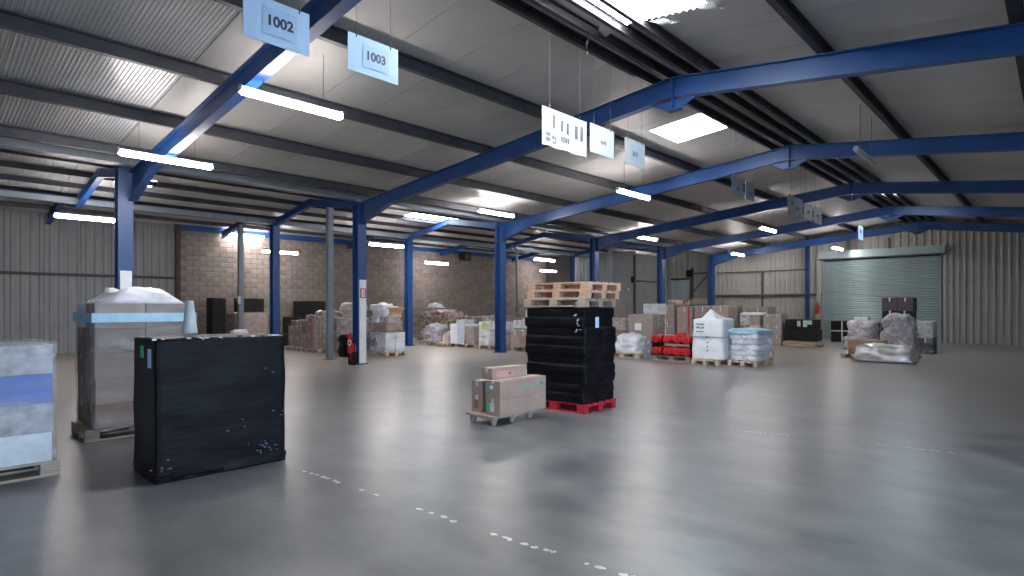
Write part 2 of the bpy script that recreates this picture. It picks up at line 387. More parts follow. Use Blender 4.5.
for x, lab in ((-5.2, 'dark ridge purlin on the left edge of the ridge bundle'), (-4.9, 'dark ridge purlin just left of the ridge line'),
               (-4.55, 'dark ridge purlin just right of the ridge line'), (-4.2, 'dark ridge purlin on the right edge of the ridge bundle')):
    purlin(x, .16, RIDGE, .06, lab=lab)
for x in (-15.3, -16.3, -17.9, -18.9, -20.7, -21.6, -22.8, -23.7):
    purlin(x, .13, PURLIN, .05, lab='slim purlin under the side-aisle roof, %.1f metres left of the front columns' % (-14.4 - x))
g = MB(); g.prism([(-14.55, 4.60), (-14.25, 4.60), (-14.25, 4.78), (-14.55, 4.78)], 1, BACKY, ENDY, GREYPOST)
tag(g.build('valley_gutter'), 'grey valley gutter running over the front column row', 'gutter', kind='structure')
g = MB(); g.prism([(-19.95, 4.44), (-19.65, 4.44), (-19.65, 4.6), (-19.95, 4.6)], 1, BACKY, 31, GREYPOST)
tag(g.build('valley_gutter'), 'grey valley gutter over the rear column row', 'gutter', kind='structure')

# steel frames: rafters and columns
def ibeam_xz(B, pts, d, y, flange=.16, tf=.018, m=BLUE):
    """I-section following pts (x, zbottom) in the plane Y=y; depth d (list)"""
    for (x0, z0, d0), (x1, z1, d1) in zip(pts[:-1], pts[1:]):
        B.prism([(x0, z0), (x1, z1), (x1, z1 + tf), (x0, z0 + tf)], 1, y - flange / 2, y + flange / 2, m)
        B.prism([(x0, z0 + d0 - tf), (x1, z1 + d1 - tf), (x1, z1 + d1), (x0, z0 + d0)], 1, y - flange / 2, y + flange / 2, m)
        B.prism([(x0, z0 + tf), (x1, z1 + tf), (x1, z1 + d1 - tf), (x0, z0 + d0 - tf)], 1, y - .008, y + .008, m)
for n, y in FRAMES:
    B = MB()
    zt = lambda x: zb(x) + (.27 if n == 3 else .33)
    pts = []
    for x, dd in ((EAVE + .1, .62), (-12.9, .33), (-5.75, .33), (RIDGE1, .33), (-3.65, .33), (2.6, .33), (RIGHT - .1, .6)):
        pts.append((x, zt(x) - dd, dd))
    ibeam_xz(B, pts, 0, y)
    B.prism([(RIDGE1 - .42, zb(RIDGE1 - .42)), (RIDGE1 + .42, zb(RIDGE1 + .42)), (RIDGE1 + .12, zb(RIDGE1) - .2), (RIDGE1 - .12, zb(RIDGE1) - .2)], 1, y - .012, y + .012, BLUE)
    B.prism([(RIDGE1 - .12, zb(RIDGE1) - .215), (RIDGE1 + .12, zb(RIDGE1) - .215), (RIDGE1 + .12, zb(RIDGE1) - .2), (RIDGE1 - .12, zb(RIDGE1) - .2)], 1, y - .08, y + .08, BLUE)
    B.box((RIDGE1, y, zt(RIDGE1) - .27), (.03, .17, .5), BLUE)
    r = B.build('rafter')
    tag(r, 'blue steel rafter over the main hall, %s from the camera' % NTH[n], 'roof beam', 'main hall rafters', 'structure')
    B = MB()
    for sx in (-.09, .09):
        for k in range(4): B.tube([(RIDGE1 - .02, y + sx * .6, zt(RIDGE1) - .42 + k * .11), (RIDGE1 + .02, y + sx * .6, zt(RIDGE1) - .42 + k * .11)], .013, BLUE, 6)
    B.build('bolt', r)
    if n >= 8: continue
    for (xa, pk, xb, nm) in ((LROW, PK2, EAVE, 'middle aisle'), (WALLX, PK3, LROW, 'wall-side aisle')):
        B = MB(); e = .01
        ibeam_xz(B, [(xa + .12, zb(xa + .12) - .03, .28), (xa + .9, zb(xa + .9), .2), (pk, zb(pk), .22), (xb - .9, zb(xb - .9 + e), .2), (xb - .12, zb(xb - .12) - .03, .28)], 0, y, .14, .015)
        tag(B.build('rafter'), 'slim blue rafter over the %s, %s from the camera' % (nm, NTH[n]), 'roof beam', 'side aisle rafters', 'structure')
def column(x, y, h, lab, s=.29, dep=.27):
    o = thing('column', lab, 'column', (x, y, 0), 0, 'blue steel columns', 'structure')
    B = MB(); B.mm((-s / 2, -dep / 2, .02), (-s / 2 + .02, dep / 2, h), BLUE); B.mm((s / 2 - .02, -dep / 2, .02), (s / 2, dep / 2, h), BLUE)
    B.mm((-s / 2 + .02, -.01, .02), (s / 2 - .02, .01, h), BLUE)
    B.build('post', o)
    MB().mm((-s / 2 - .04, -dep / 2 - .04, 0), (s / 2 + .04, dep / 2 + .04, .02), BLUE).build('base_plate', o)
    MB().mm((-s / 2 - .01, -dep / 2 - .005, h - .02), (s / 2 + .01, dep / 2 + .005, h), BLUE).build('cap_plate', o)
    return o
COLS = {}
for n, y in FRAMES:
    COLS[n] = column(EAVE + (-.02 if n == 3 else .06), y - (.13 if n == 3 else 0), 4.5, {3: 'nearest blue column of the front row, at the photo\'s left side', 4: 'blue column with fire extinguisher and white lower guard',
        5: 'blue column behind the black stack, bare down to the floor', 6: 'blue column rising behind the wooden pallets on the black stack',
        7: 'blue column behind the red stacked parts', 8: 'farthest blue column, against the end wall beside the white sack'}[n])
for n in (3, 4): # white guards on the hall side
    y = dict(FRAMES)[n]
    g_ = MB(); g_.mm((.15, -.105, .03), (.18, .105, 2.36), WHITE); gd = g_.build('white_guard', COLS[n]); gd['label'] = 'white guard strip'
    if n == 4:
        sg = MB().mm((.181, -.09, 1.85), (.185, .09, 2.12), RED).build('small_sign', COLS[n]); sg['label'] = 'small red and white sign'
        MB().mm((.1855, -.05, 1.88), (.187, .05, 2.09), WHITE).mm((.1875, -.012, 1.91), (.189, .012, 2.06), RED).build('sign_symbol', sg)
bt = MB().mm((-.16, -.15, 3.9), (.16, .15, 3.93), GIRT).build('strap_band', COLS[5])
for n, y in FRAMES[1:3]:
    column(LROW + .1, y, 4.5, {4: 'blue rear-row column between the black panels by the block wall', 5: 'blue rear-row column beside the heap of white wrapped bags'}[n], .27, .24)
column(LROW, 20.17, 4.5, 'blue rear-row column mostly hidden behind the third front column', .24, .2)
column(-19.8, 25.8, 4.5, 'blue rear-row column beside the grey clad partition', .2, .2)
column(-9.37, 31.7, 5.0, 'slim blue column on the end wall left of the big roller shutter', .16, .16)
# grey posts
def post(x, y, h, lab, s=.13, extra=None, bend=None, m=GREYPOST):
    o = thing('steel_post', lab, 'post', (x, y, 0), kind='structure')
    if bend: MB().tube([(0, 0, .01), (0, 0, h - .35), (-.05, 0, h - .2), (-.3, 0, h)], s / 2, m, 12).build('pipe', o, True)
    else:
        B = MB(); B.mm((-s / 2, -s / 2, .012), (s / 2, s / 2, h), m); bev(B.build('post', o), .008)
    MB().mm((-s * .9, -s * .9, 0), (s * .9, s * .9, .012), m).build('base_plate', o)
    return o
p = post(-16.15, 8.98, zb(-16.15) - .0, 'grey square post standing on the floor left of the extinguisher column', .17)
MB().tube([(.0, -.088, 2.55), (.0, -.094, 2.55)], .1, GREYPOST, 12).build('round_plate', p)
MB().mm((-.095, .09, 2.6), (-.09, .1, 2.9), WHITE).build('label', p)
p2 = post(-22.4, 8.8, zb(-22.4), 'grey post in front of the lit block wall, with a pale tag', .17)
t = MB().tube([(.092, -.092, 1.72), (.092, -.092, 2.0)], .05, SIGNW, 10).build('pale_tag', p2); t['label'] = 'pale rounded tag'
MB().mm((-.19, -.10, 1.80), (-.09, -.09, 1.92), CARD).build('brown_tag', p2)
post(-18.8, 20.17, 4.55, 'grey pipe with an elbow at the top beside the dark block wall', .13, bend=True)
post(-17.3, 25.8, 4.6, 'grey post in front of the grey clad partition', .17)

# ------------------------------------------------------------------ walls
def clad_sheet_mesh(wd, h, m, ribs=4, depth=.03):
    B = MB(); p = rib_profile(wd, ribs, depth); n = len(p)
    B.add([(a, b, 0) for a, b in p] + [(a, b, h) for a, b in p], [(i, i + 1, n + i + 1, n + i) for i in range(n - 1)], m)
    B.add([(-wd / 2, .02, 0), (wd / 2, .02, 0), (wd / 2, .02, h), (-wd / 2, .02, h)], [(0, 1, 2, 3)], m)
    return B.mesh('cladding_sheet')
# end wall
SH = (-8.72, -3.9, 4.0)      # big shutter
S2 = (-17.2, -15.85, 3.3)    # small shutter
end = MB()
end.mm((WALLX - .3, ENDY + .06, 0), (S2[0], ENDY + .3, 5.8), BACKING); end.mm((S2[1], ENDY + .06, 0), (SH[0], ENDY + .3, 5.8), BACKING)
end.mm((SH[1], ENDY + .06, 0), (RIGHT + .3, ENDY + .3, 5.8), BACKING); end.mm((S2[0], ENDY + .06, S2[2]), (S2[1], ENDY + .3, 5.8), BACKING); end.mm((SH[0], ENDY + .06, SH[2]), (SH[1], ENDY + .3, 5.8), BACKING)
end.mm((S2[0], ENDY + .2, 0), (S2[1], ENDY + .3, S2[2]), BACKING); end.mm((SH[0], ENDY + .2, 0), (SH[1], ENDY + .3, SH[2]), BACKING)
end = tag(end.build('wall_end'), 'far end wall of ribbed grey metal cladding', 'wall', kind='structure')
x = WALLX
sheets = []
edges = [WALLX, -23.6, -22.6, -21.6, -20.6, -19.6, -18.6, -17.8, S2[0]] + [S2[1], -14.9, -14.0, -13.0, -12.0, -11.0, -10.0, -9.4, SH[0]] + [SH[1], -3, -2, -1, 0, 1, 2, 3, 4, RIGHT]
for a, b in zip(edges[:-1], edges[1:]):
    if (a, b) == (S2[0], S2[1]) or (a, b) == (SH[0], SH[1]): continue
    o = obj('cladding_sheet', clad_sheet_mesh(b - a - .01, max(zr(a), zr(b)) + .02, CLAD), end, ((a + b) / 2, ENDY + .03, 0))
for (a, b, z0) in ((S2[0], S2[1], S2[2]), (SH[0], -7.5, SH[2] + .35), (-7.5, -6.3, SH[2] + .35), (-6.3, -5.1, SH[2] + .35), (-5.1, SH[1], SH[2] + .35)):
    obj('cladding_sheet', clad_sheet_mesh(b - a - .01, zr((a + b) / 2) - z0 + .03, CLAD), end, ((a + b) / 2, ENDY + .03, z0))
for (a, b, z, t) in ((-14.2, -9.45, 2.22, .12), (-9.3, SH[0], 2.22, .1), (-14.2, -9.45, 3.52, .05), (-15.7, -14.6, 3.55, .08)):
    MB().mm((a, ENDY - .08, z - t / 2), (b, ENDY, z + t / 2), GIRT).build('girt', end)
MB().mm((-11.72, ENDY - .06, 0), (-11.64, ENDY, 3.5), GIRT).build('rail_post', end)
MB().mm((-14.22, ENDY - .06, 3.5), (-9.45, ENDY - .02, 3.55), WIRE).build('light_rail', end)
B = MB(); B.tube([(-15.7, ENDY - .1, 2.35), (-14.6, ENDY - .1, 3.55)], .035, GIRT, 6); B.build('brace', end)
MB().mm((-15.72, ENDY - .1, 1.9), (-15.62, ENDY, 3.9), GIRT).build('rail_post', end)
MB().mm((-15.95, ENDY - .25, 3.35), (-15.6, ENDY - .05, 3.75), BLACKM).build('motor_box', end)
MB().mm((-15.6, ENDY - .25, 1.75), (-14.55, ENDY - .08, 2.1), mat('cream_panel', (0.5, .47, .38), .5)).build('cream_box', end)
MB().mm((-8.98, ENDY - .12, 0), (-8.76, ENDY, 4.2), CLADL).build('shutter_jamb', end)
# shutters
def shutter(name, a, b, h, y, lab, pitch=.115, m=SHUT):
    o = tag(thing(name, lab, 'roller shutter', ((a + b) / 2, y, 0), kind='structure'))
    w = b - a; B = MB(); p = [(0, 0), (.018, .02), (.022, .05), (.018, .08), (0, pitch - .006)]
    B.prism([(-q[0], q[1]) for q in p] + [(.01, pitch - .006), (.01, 0)], 0, -w / 2, w / 2, m)
    me = B.mesh('slat')
    k = 0
    while (k + 1) * pitch < h: obj('slat', me, o, (0, 0, k * pitch)); k += 1
    for s in (-1, 1): MB().mm((s * w / 2 - .05, -.05, 0), (s * w / 2 + .05, .03, h), CLADB).build('guide_rail', o)
    return o
sh = shutter('door_1', SH[0], SH[1], SH[2], ENDY + .08, 'large grey-green roller shutter in the end wall')
MB().mm((-(SH[1] - SH[0]) / 2 - .15, -.28, SH[2]), ((SH[1] - SH[0]) / 2 + .15, 0, SH[2] + .36), SHUT).build('shutter_housing', sh)
MB().mm((-(SH[1] - SH[0]) / 2 - .15, -.3, SH[2] - .06), ((SH[1] - SH[0]) / 2 + .15, -.02, SH[2]), GIRT).build('lintel_strip', sh)
MB().mm((-2.56, -.09, 1.15), (-2.50, -.06, 1.75), WIRE).tube([(-2.53, -.1, 1.75), (-2.53, -.1, 2.0)], .02, WIRE).build('chain_hoist', sh)
shutter('door_2', S2[0], S2[1], S2[2], ENDY + .08, 'small roller shutter coloured pale for its reflection, partly hidden by the fifth blue column', m=mat('shutter_reflection_pale', (.44, .50, .53), .35, .2))  # reflected light is put into the paler slat colour
# partition block in the far corner
PY = 28.2
rc_ = tag(MB().mm((WALLX, 29.2, 0), (-21.85, 29.4, 4.8), mat('recess_shade', (.05, .045, .04), .8)).build('wall_recess_shade'), 'dark sheet painted as shade between the block wall and the grey partition', 'wall', kind='structure')  # dark sheet added where only a shaded gap lies
par = MB(); par.mm((-21.8, PY + .05, 0), (-17.35, PY + .2, 4.75), CLADB); par.mm((-17.4, PY + .05, 0), (-17.3, ENDY, 4.6), CLADL)
par = tag(par.build('wall_partition'), 'grey clad partition block in the far left corner', 'wall', kind='structure')
for a, b in ((-21.8, -20.8), (-20.8, -19.8)): obj('cladding_sheet', clad_sheet_mesh(b - a - .01, 4.6, CLADB), par, ((a + b) / 2, PY + .03, 0))
for a, b in ((-19.8, -18.6), (-18.6, -17.36)): MB().mm((a + .004, PY, 0), (b - .004, PY + .05, 4.6), CLADB).build('flat_panel', par)
MB().mm((-17.36, PY - .06, 0), (-17.26, PY + .06, 4.5), GIRT).build('corner_trim', par)
MB().mm((-17.42, PY - .2, 2.95), (-17.24, PY - .06, 3.3), BLACKM).build('alarm_box', par)
MB().mm((-17.75, PY - .02, 2.55), (-17.65, PY, 2.65), WHITE).build('switch_box', par)
MB().mm((-17.3, PY + .2, 3.02), (-17.22, ENDY - .4, 3.1), GIRT).build('conduit', par)
# left wall: concrete blocks, nearest 300 as pieces
BY0 = 7.3; bl, bh = .5, .2
wl = MB(); wl.mm((WALLX - .3, BACKY - .3, 0), (WALLX - .03, ENDY + .3, 5.2), BACKING); wl.mm((WALLX - .03, BY0, 0), (WALLX - .004, ENDY, 4.72), MORTAR)
wl = tag(wl.build('wall_left'), 'side wall of beige concrete blocks with grey cladding nearer the camera', 'wall', kind='structure')
rb = random.Random(11)
bms = []
for m in BLOCKS:
    B = MB(); a, c, e = bl / 2 - .006, bh / 2 - .006, .012
    vs = [(0, -a, -c), (0, a, -c), (0, a, c), (0, -a, c), (.014, -a + e, -c + e), (.014, a - e, -c + e), (.014, a - e, c - e), (.014, -a + e, c - e)]
    B.add(vs, [(0, 1, 5, 4), (1, 2, 6, 5), (2, 3, 7, 6), (3, 0, 4, 7), (4, 5, 6, 7)], m); bms.append(B.mesh('block'))
rows = int(4.72 / bh); rest = MB(); cnt = 0
ncol = int((ENDY - BY0) / bl)
for c in range(ncol):
    for r_ in range(rows):
        y = BY0 + .27 + c * bl + (bl / 2 if r_ % 2 else 0)
        if y + bl / 2 > ENDY: continue
        z = .1 + r_ * bh; dx = rb.uniform(-.003, .003)
        if cnt < 300:
            obj('block', rb.choice(bms), wl, (WALLX - .004 + dx, y, z)); cnt += 1
        else:
            me = rb.choice(bms); k = BLOCKS[bms.index(me)]
            rest.add([(v.co.x + WALLX - .004 + dx, v.co.y + y, v.co.z + z) for v in me.vertices], [tuple(p.vertices) for p in me.polygons], k)
tag(rest.build('block_courses', wl), kind='stuff')
y = BY0 - .5
while y > BACKY:
    o = obj('cladding_sheet', clad_sheet_mesh(.99, 4.85, CLADL), wl, (WALLX - .02, y, 0), R(90)); y -= 1.0
MB().mm((WALLX, BY0 - .08, 0), (WALLX + .14, BY0 + .08, 4.72), TRIMR).build('corner_post', wl)
MB().mm((WALLX, BACKY, 2.65), (WALLX + .06, BY0 - .1, 2.75), GIRT).build('girt', wl)
# eave beam
B = MB(); B.mm((WALLX, BY0 - .1, 4.54), (WALLX + .16, ENDY, 4.56), BLUE); B.mm((WALLX, BY0 - .1, 4.74), (WALLX + .16, ENDY, 4.76), BLUE); B.mm((WALLX + .06, BY0 - .1, 4.56), (WALLX + .08, ENDY, 4.74), BLUE)
tag(B.build('wall_beam'), 'blue eaves beam along the top of the block wall', 'beam', kind='structure')
# far end of the block wall: the dark sheet above stands in for shade
# back and right walls (behind the camera)
bw = tag(MB().mm((WALLX - .3, BACKY - .3, 0), (RIGHT + .3, BACKY, 5.9), CLADL).build('wall_back'), 'grey wall behind the camera', 'wall', kind='structure')
rw = MB()
for (a, b) in ((BACKY, -5.0), (-1.0, 3.0), (7.0, ENDY)): rw.mm((RIGHT, a, 0), (RIGHT + .3, b, 4.8), CLAD)
for (a, b) in ((-5.0, -1.0), (3.0, 7.0)): rw.mm((RIGHT, a, 4.0), (RIGHT + .3, b, 4.8), CLAD)
tag(rw.build('wall_right'), 'side wall with two open loading doors, right of the camera', 'wall', kind='structure')

# ------------------------------------------------------------------ lamps
TL, TH = 1.5, .075
def lamp_meshes():
    d = MB(); d.tube([(0, -TL / 2 - .005, 0), (0, -TL / 2 + .03, 0), (0, TL / 2 - .03, 0), (0, TL / 2 + .005, 0)], [.035, .054, .054, .035], LAMPON, 14)
    h = MB(); h.mm((-.035, -TL / 2 + .03, .03), (.035, TL / 2 - .03, .062), LAMPH)
    c = MB(); c.tube([(0, -.012, .03), (0, .012, .03)], .05, LAMPH, 12)
    w = MB(); w.tube([(0, 0, 0), (0, 0, 1)], .004, WIRED, 5)
    off = MB(); off.tube([(0, -TL / 2 + .04, 0), (0, TL / 2 - .04, 0)], .04, LAMPOFF, 12)
    return d.mesh('tube', True), h.mesh('housing'), c.mesh('end_cap'), w.mesh('wire'), off.mesh('tube', True)
ld, lh, lc, lw, loff = lamp_meshes()
def lamp(x, y, z, lab, grp, on=True):
    o = thing('tube_lamp', lab, 'lamp', (x, y, z), 0, grp)
    obj('tube', ld if on else loff, o); obj('housing', lh, o)
    for s in (-1, 1): obj('end_cap', lc, o, (0, s * TL / 2, 0))
    for s in (-.45, .45):
        w = obj('suspension_wire', lw, o, (0, s, .06)); w.scale = (1, 1, max(.05, zr(x) - z - .06))
    return o
for i, (x, y, z, lab) in enumerate(((-7.97, 3.88, 4.5, 'lit tube lamp hanging beneath the two bluish number signs'), (-8.0, 13.0, 4.5, 'lit tube lamp hanging just under the smallest white number sign'),
        (-8.0, 22.4, 4.5, 'lit tube lamp in front of the fifth rafter, right of the rafter crossing'), (-7.6, 30.1, 4.33, 'lit tube lamp hanging above the big roller shutter'),
        (-11.7, 3.32, 4.25, 'lit tube lamp beside the nearest blue column top, leftmost in the hall'), (-12.7, 12.7, 4.5, 'lit tube lamp at the top of the bare third column'),
        (-12.7, 21.7, 4.5, 'lit tube lamp between the fourth and fifth blue columns, upper of the pair'), (-12.2, 29.9, 4.33, 'lit tube lamp in front of the end wall near the farthest column'))):
    lamp(x, y, z, lab, 'lamps of the main hall')
lamp(-2.76, 12.9, 4.5, 'unlit grey tube lamp hanging on wires right of the ridge', 'lamps of the main hall', False)
for (x, y, z, lab) in ((-18.3, 12.5, 3.9, 'lit tube lamp between the extinguisher column and the rear column'), (-18.3, 21.6, 3.9, 'lit aisle lamp right of the third column, upper of two'),
        (-18.3, 30.4, 3.9, 'lit tube lamp in front of the dark side of the grey partition'), (-18.3, 3.4, 3.9, 'lit aisle lamp beyond the nearest blue column'),
        (-23.0, 10.6, 3.82, 'lit tube lamp just right of the rear blue column, by the block wall'), (-23.0, 18.7, 3.82, 'lit tube lamp high before the brown block wall, above the white box'),
        (-23.0, 27.5, 3.82, 'lit aisle lamp right of the third column, lower of two'), (-24.3, 9.75, 4.53, 'lit tube lamp tucked under the roof against the pale block wall')):
    lamp(x, y, z, lab, 'lamps of the side aisles')

# ------------------------------------------------------------------ hanging signs (all face the camera side, +X)
def text(s, size, parent, loc, m, ex=.0008):
    cu = bpy.data.curves.new('number', 'FONT'); cu.body = s; cu.size = size; cu.align_x = 'CENTER'; cu.align_y = 'CENTER'; cu.extrude = ex; cu.offset = size * .03
    cu.materials.append(m); tmp = bpy.data.objects.new('number', cu); COL.objects.link(tmp)
    me = bpy.data.meshes.new_from_object(tmp.evaluated_get(bpy.context.evaluated_depsgraph_get())); bpy.data.objects.remove(tmp)
    o = bpy.data.objects.new('number', me); COL.objects.link(o); o.parent = parent; o.location = loc; o.rotation_euler = (R(90), 0, R(90)); return o
def sign(y0, y1, zbot, h, lab, m=SIGN, num=None, pap=PAPER, nz=0, marks=None, cloth=0, x=-5.065, nsize=.17, ink=INK):
    w = y1 - y0; o = thing('hanging_sign', lab, 'sign', (x, (y0 + y1) / 2, zbot), 0, 'hanging number signs')
    B = MB(); n = 12; fr = []; bk = []
    for j in range(2):
        for i in range(n + 1):
            q = .003 * math.sin(3.3 * i / n + y0) * (1 - j) + (cloth * .02 * math.sin(i * 1.3) * (1 - j)); fr.append((.003 + q, -w / 2 + w * i / n, h * j)); bk.append((-.003 + q, -w / 2 + w * i / n, h * j))
    N = 2 * (n + 1); vs = fr + bk; fs = []
    for i in range(n):
        fs += [(i, i + 1, n + 2 + i, n + 1 + i), (N + i, N + n + 1 + i, N + n + 2 + i, N + i + 1), (i, N + i, N + i + 1, i + 1), (n + 1 + i, n + 2 + i, N + n + 2 + i, N + n + 1 + i)]
    fs += [(0, n + 1, N + n + 1, N), (n, N + n, N + 2 * n + 1, 2 * n + 1)]
    B.add(vs, fs, m); B.build('board', o)
    if pap: MB().mm((.007, -w * .22, h * .2), (.0078, w * .3, h * .82), pap).build('paper', o)
    if num: text(num, nsize, o, (.0092, .02, h * .52), ink)
    if marks:
        K = MB(); rr = random.Random(int(y0 * 10))
        for (a, b, ww, hh) in marks:
            for k in range(4): K.mm((.004 + cloth * .024, a * w / 2 - ww / 2 + ww * k / 4, b * h - hh / 2 + rr.uniform(-.01, .01)), (.0085 + cloth * .024, a * w / 2 - ww / 2 + ww * (k + .55) / 4, b * h + hh / 2 + rr.uniform(-.02, .01)), INKG)
        tag(K.build('printed_marks', o), kind='stuff')
    for s in (-.34, .34):
        MB().tube([(0, s * w, h - .03), (0, s * w, h + .05)], .008, GIRT, 6).build('clip', o)
        MB().tube([(0, s * w, h + .05), (0, s * w, zr(x) - zbot + .01)], .002, WIRED, 4).build('string', o)
    return o
sign(2.01, 2.61, 3.92, .39, 'pale blue hanging sign reading 1002, nearer the camera and cut by the photo edge', num='1002', nsize=.125)
sign(3.01, 3.60, 3.93, .37, 'pale blue hanging sign reading 1003, whole, right of the nearer number sign', num='1003', nsize=.12)
sign(5.93, 6.93, 3.79, .52, 'large white hanging sheet with rows of faint grey print', m=SIGNW, pap=None, cloth=1,
     marks=[(-.55, .66, .06, .2), (-.2, .62, .06, .16), (.05, .6, .06, .18), (.45, .58, .07, .2), (.7, .6, .07, .22), (-.8, .3, .1, .05), (-.55, .24, .1, .05), (-.8, .16, .1, .05), (-.05, .28, .2, .07), (-.55, .12, .08, .05)])
sign(7.02, 7.65, 3.90, .43, 'white hanging sign with one faint number, right of the large printed sheet', m=SIGNW, pap=None, marks=[(.1, .46, .16, .07)])
sign(7.96, 8.57, 3.90, .42, 'white hanging sign with bluish paper, right of the faint-numbered sign', m=SIGNW, pap=PAPERW, marks=[(.02, .48, .17, .09)])
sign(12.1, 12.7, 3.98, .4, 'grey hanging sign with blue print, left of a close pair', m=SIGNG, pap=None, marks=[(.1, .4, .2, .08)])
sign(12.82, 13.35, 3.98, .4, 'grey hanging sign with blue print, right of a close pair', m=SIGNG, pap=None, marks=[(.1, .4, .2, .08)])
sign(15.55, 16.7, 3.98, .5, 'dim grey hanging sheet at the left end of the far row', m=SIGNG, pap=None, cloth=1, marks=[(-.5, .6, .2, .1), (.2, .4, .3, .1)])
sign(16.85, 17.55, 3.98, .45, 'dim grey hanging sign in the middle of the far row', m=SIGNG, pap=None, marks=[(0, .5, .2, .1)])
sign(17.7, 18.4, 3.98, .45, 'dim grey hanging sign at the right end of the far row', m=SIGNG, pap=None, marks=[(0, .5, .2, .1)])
sign(22.6, 23.25, 3.93, .48, 'pale blue hanging sign above the big roller shutter', m=SIGN, pap=None, marks=[(0, .6, .2, .12)])
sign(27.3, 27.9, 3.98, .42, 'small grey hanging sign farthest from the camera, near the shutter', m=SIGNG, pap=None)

# ------------------------------------------------------------------ pallets
def pallet_meshes(m):
    top = MB().box((0, 0, 0), (1.2, .145, .022), m).mesh('deck_board'); topn = MB().box((0, 0, 0), (1.2, .1, .022), m).mesh('deck_board')
    st = MB().box((0, 0, 0), (.145, .8, .022), m).mesh('stringer'); bk = MB().box((0, 0, 0), (.145, .1, .078), m).mesh('block'); bot = MB().box((0, 0, 0), (1.2, .1, .022), m).mesh('runner')
    return top, topn, st, bk, bot
PM = {}
def pallet(x, y, z, lab, m=WOOD, rz=0, full=True, name='wooden_pallet', grp=None):
    key = m.name
    if key not in PM: PM[key] = pallet_meshes(m)
    top, topn, st, bk, bot = PM[key]
    if not full:
        B = MB()
        for yy in (-.33, -.16, 0, .16, .33): B.box((0, yy, .133), (1.2, .12, .022), m)
        for xx in (-.53, 0, .53):
            B.box((xx, 0, .111), (.145, .8, .022), m)
            for yy in (-.35, 0, .35): B.box((xx, yy, .061), (.145, .1, .078), m)
        for yy in (-.35, 0, .35): B.box((0, yy, .011), (1.2, .1, .022), m)
        if ('j' + key) not in PM: PM['j' + key] = B.mesh(name)
        o = obj(name, PM['j' + key], None, (x, y, z), rz)
        return tag(o, lab, 'pallet', grp)
    o = thing(name, lab, 'pallet', (x, y, z), rz, grp)
    for yy, me in ((-.3275, top), (-.165, topn), (0, top), (.165, topn), (.3275, top)): obj('deck_board', me, o, (0, yy, .133))
    for xx in (-.5275, 0, .5275):
        obj('stringer', st, o, (xx, 0, .111))
        for yy in (-.35, 0, .35): obj('block', bk, o, (xx, yy, .061))
    for yy in (-.35, 0, .35): obj('runner', bot, o, (0, yy, .011))
    return o

CM = {}
def carton_mesh(w, d, h, m=CARD, tape=TAPE):
    k = (round(w, 3), round(d, 3), round(h, 3), m.name)
    if k not in CM:
        B = MB(); B.box((0, 0, h / 2), (w, d, h), m)
        if d >= w: B.mm((-.025, -d / 2 - .0012, h * .7), (.025, d / 2 + .0012, h + .0012), tape)
        else: B.mm((-w / 2 - .0012, -.025, h * .7), (w / 2 + .0012, .025, h + .0012), tape)
        CM[k] = B.mesh('carton')
    return CM[k]
def carton_load(x, y, z, w, d, h, nx, ny, nz, lab, cols=(CARD,), film=True, rz=0, seed=1, cat='wrapped load', name='wrapped_load', grp=None, jit=.012, skip=0.0, topcols=None):
    o = thing(name, lab, cat, (x, y, z), rz, grp); rr = random.Random(seed)
    cw, cd, ch = w / nx, d / ny, h / nz
    for k in range(nz):
        for i in range(nx):
            for j in range(ny):
                if 0 < i < nx - 1 and 0 < j < ny - 1 and k < nz - 1: continue
                if k == nz - 1 and rr.random() < skip: continue
                m = rr.choice(topcols if topcols and k == nz - 1 else cols)
                g = rr.uniform(.004, .012)
                c = obj('carton', carton_mesh(cw - .012, cd - .012, ch - .003, m), o, (-w / 2 + cw * (i + .5) + rr.uniform(-jit, jit) * .5, -d / 2 + cd * (j + .5) + rr.uniform(-jit, jit) * .5, ch * k))
    if film:
        f = obj('wrap_film', lump_mesh('wrap_film', w + .05, d + .05, h * (.97 if skip else 1.0) + .02, FILM, 0, 0, .012, seed, corner=.03, crown=.015, perim=48, rings=14), o); f['label'] = 'clear stretch film'
    return o
def lump(x, y, z, w, d, h, lab, m, cat='wrapped load', name='wrapped_load', rz=0, parts=(), grp=None, **kw):
    o = thing(name, lab, cat, (x, y, z), rz, grp)
    obj('wrapping', lump_mesh('wrapping', w, d, h, m, **kw), o)
    for (pn, a, b, pm) in parts: MB().mm(a, b, pm).build(pn, o)
    return o

# --- black wrapped stack, near left
pallet(-6.27, 2.19, 0, 'wooden pallet under the big black wrapped stack near the camera', WOODG, R(90)).scale = (.94, .84, 1)
bs = thing('black_wrapped_stack', 'big black film-wrapped stack near the camera with green label', 'wrapped load', (-6.24, 2.19, .146))
PM_Z = .144
obj('wrapping', lump_mesh('wrapping', .72, 1.20, 1.30 - .03, BLACKW, 0, .0, .006, 2, corner=.025, crown=.012, perim=120, rings=44, nscale=2.5), bs).location = (0, 0, .0)
bs.location = (-6.24, 2.17, .146)
bs.children[0].scale = (1, 1, 1.008); bs.children[0].location = (0, 0, -.122)
for (nm, yy, zz, a, b, m) in (('green_label', -.614, .98, -.06, .04, GREEN), ('pale_label', -.614, .90, .17, .27, PBLUE)):
    l = MB().mm((a + .0, yy, zz), (b, yy + .004, zz + (.11 if m is GREEN else .17)), m).build(nm, bs); l['label'] = nm.replace('_', ' ')
skirt = lump_mesh('film_skirt', .725, 1.21, .09, BLACKW, 0, 0, .012, 9, corner=.03, crown=.0, perim=110, rings=8); s_ = obj('film_skirt', skirt, bs); s_.location = (0, 0, -.138)
edge = MB(); rr = random.Random(4)
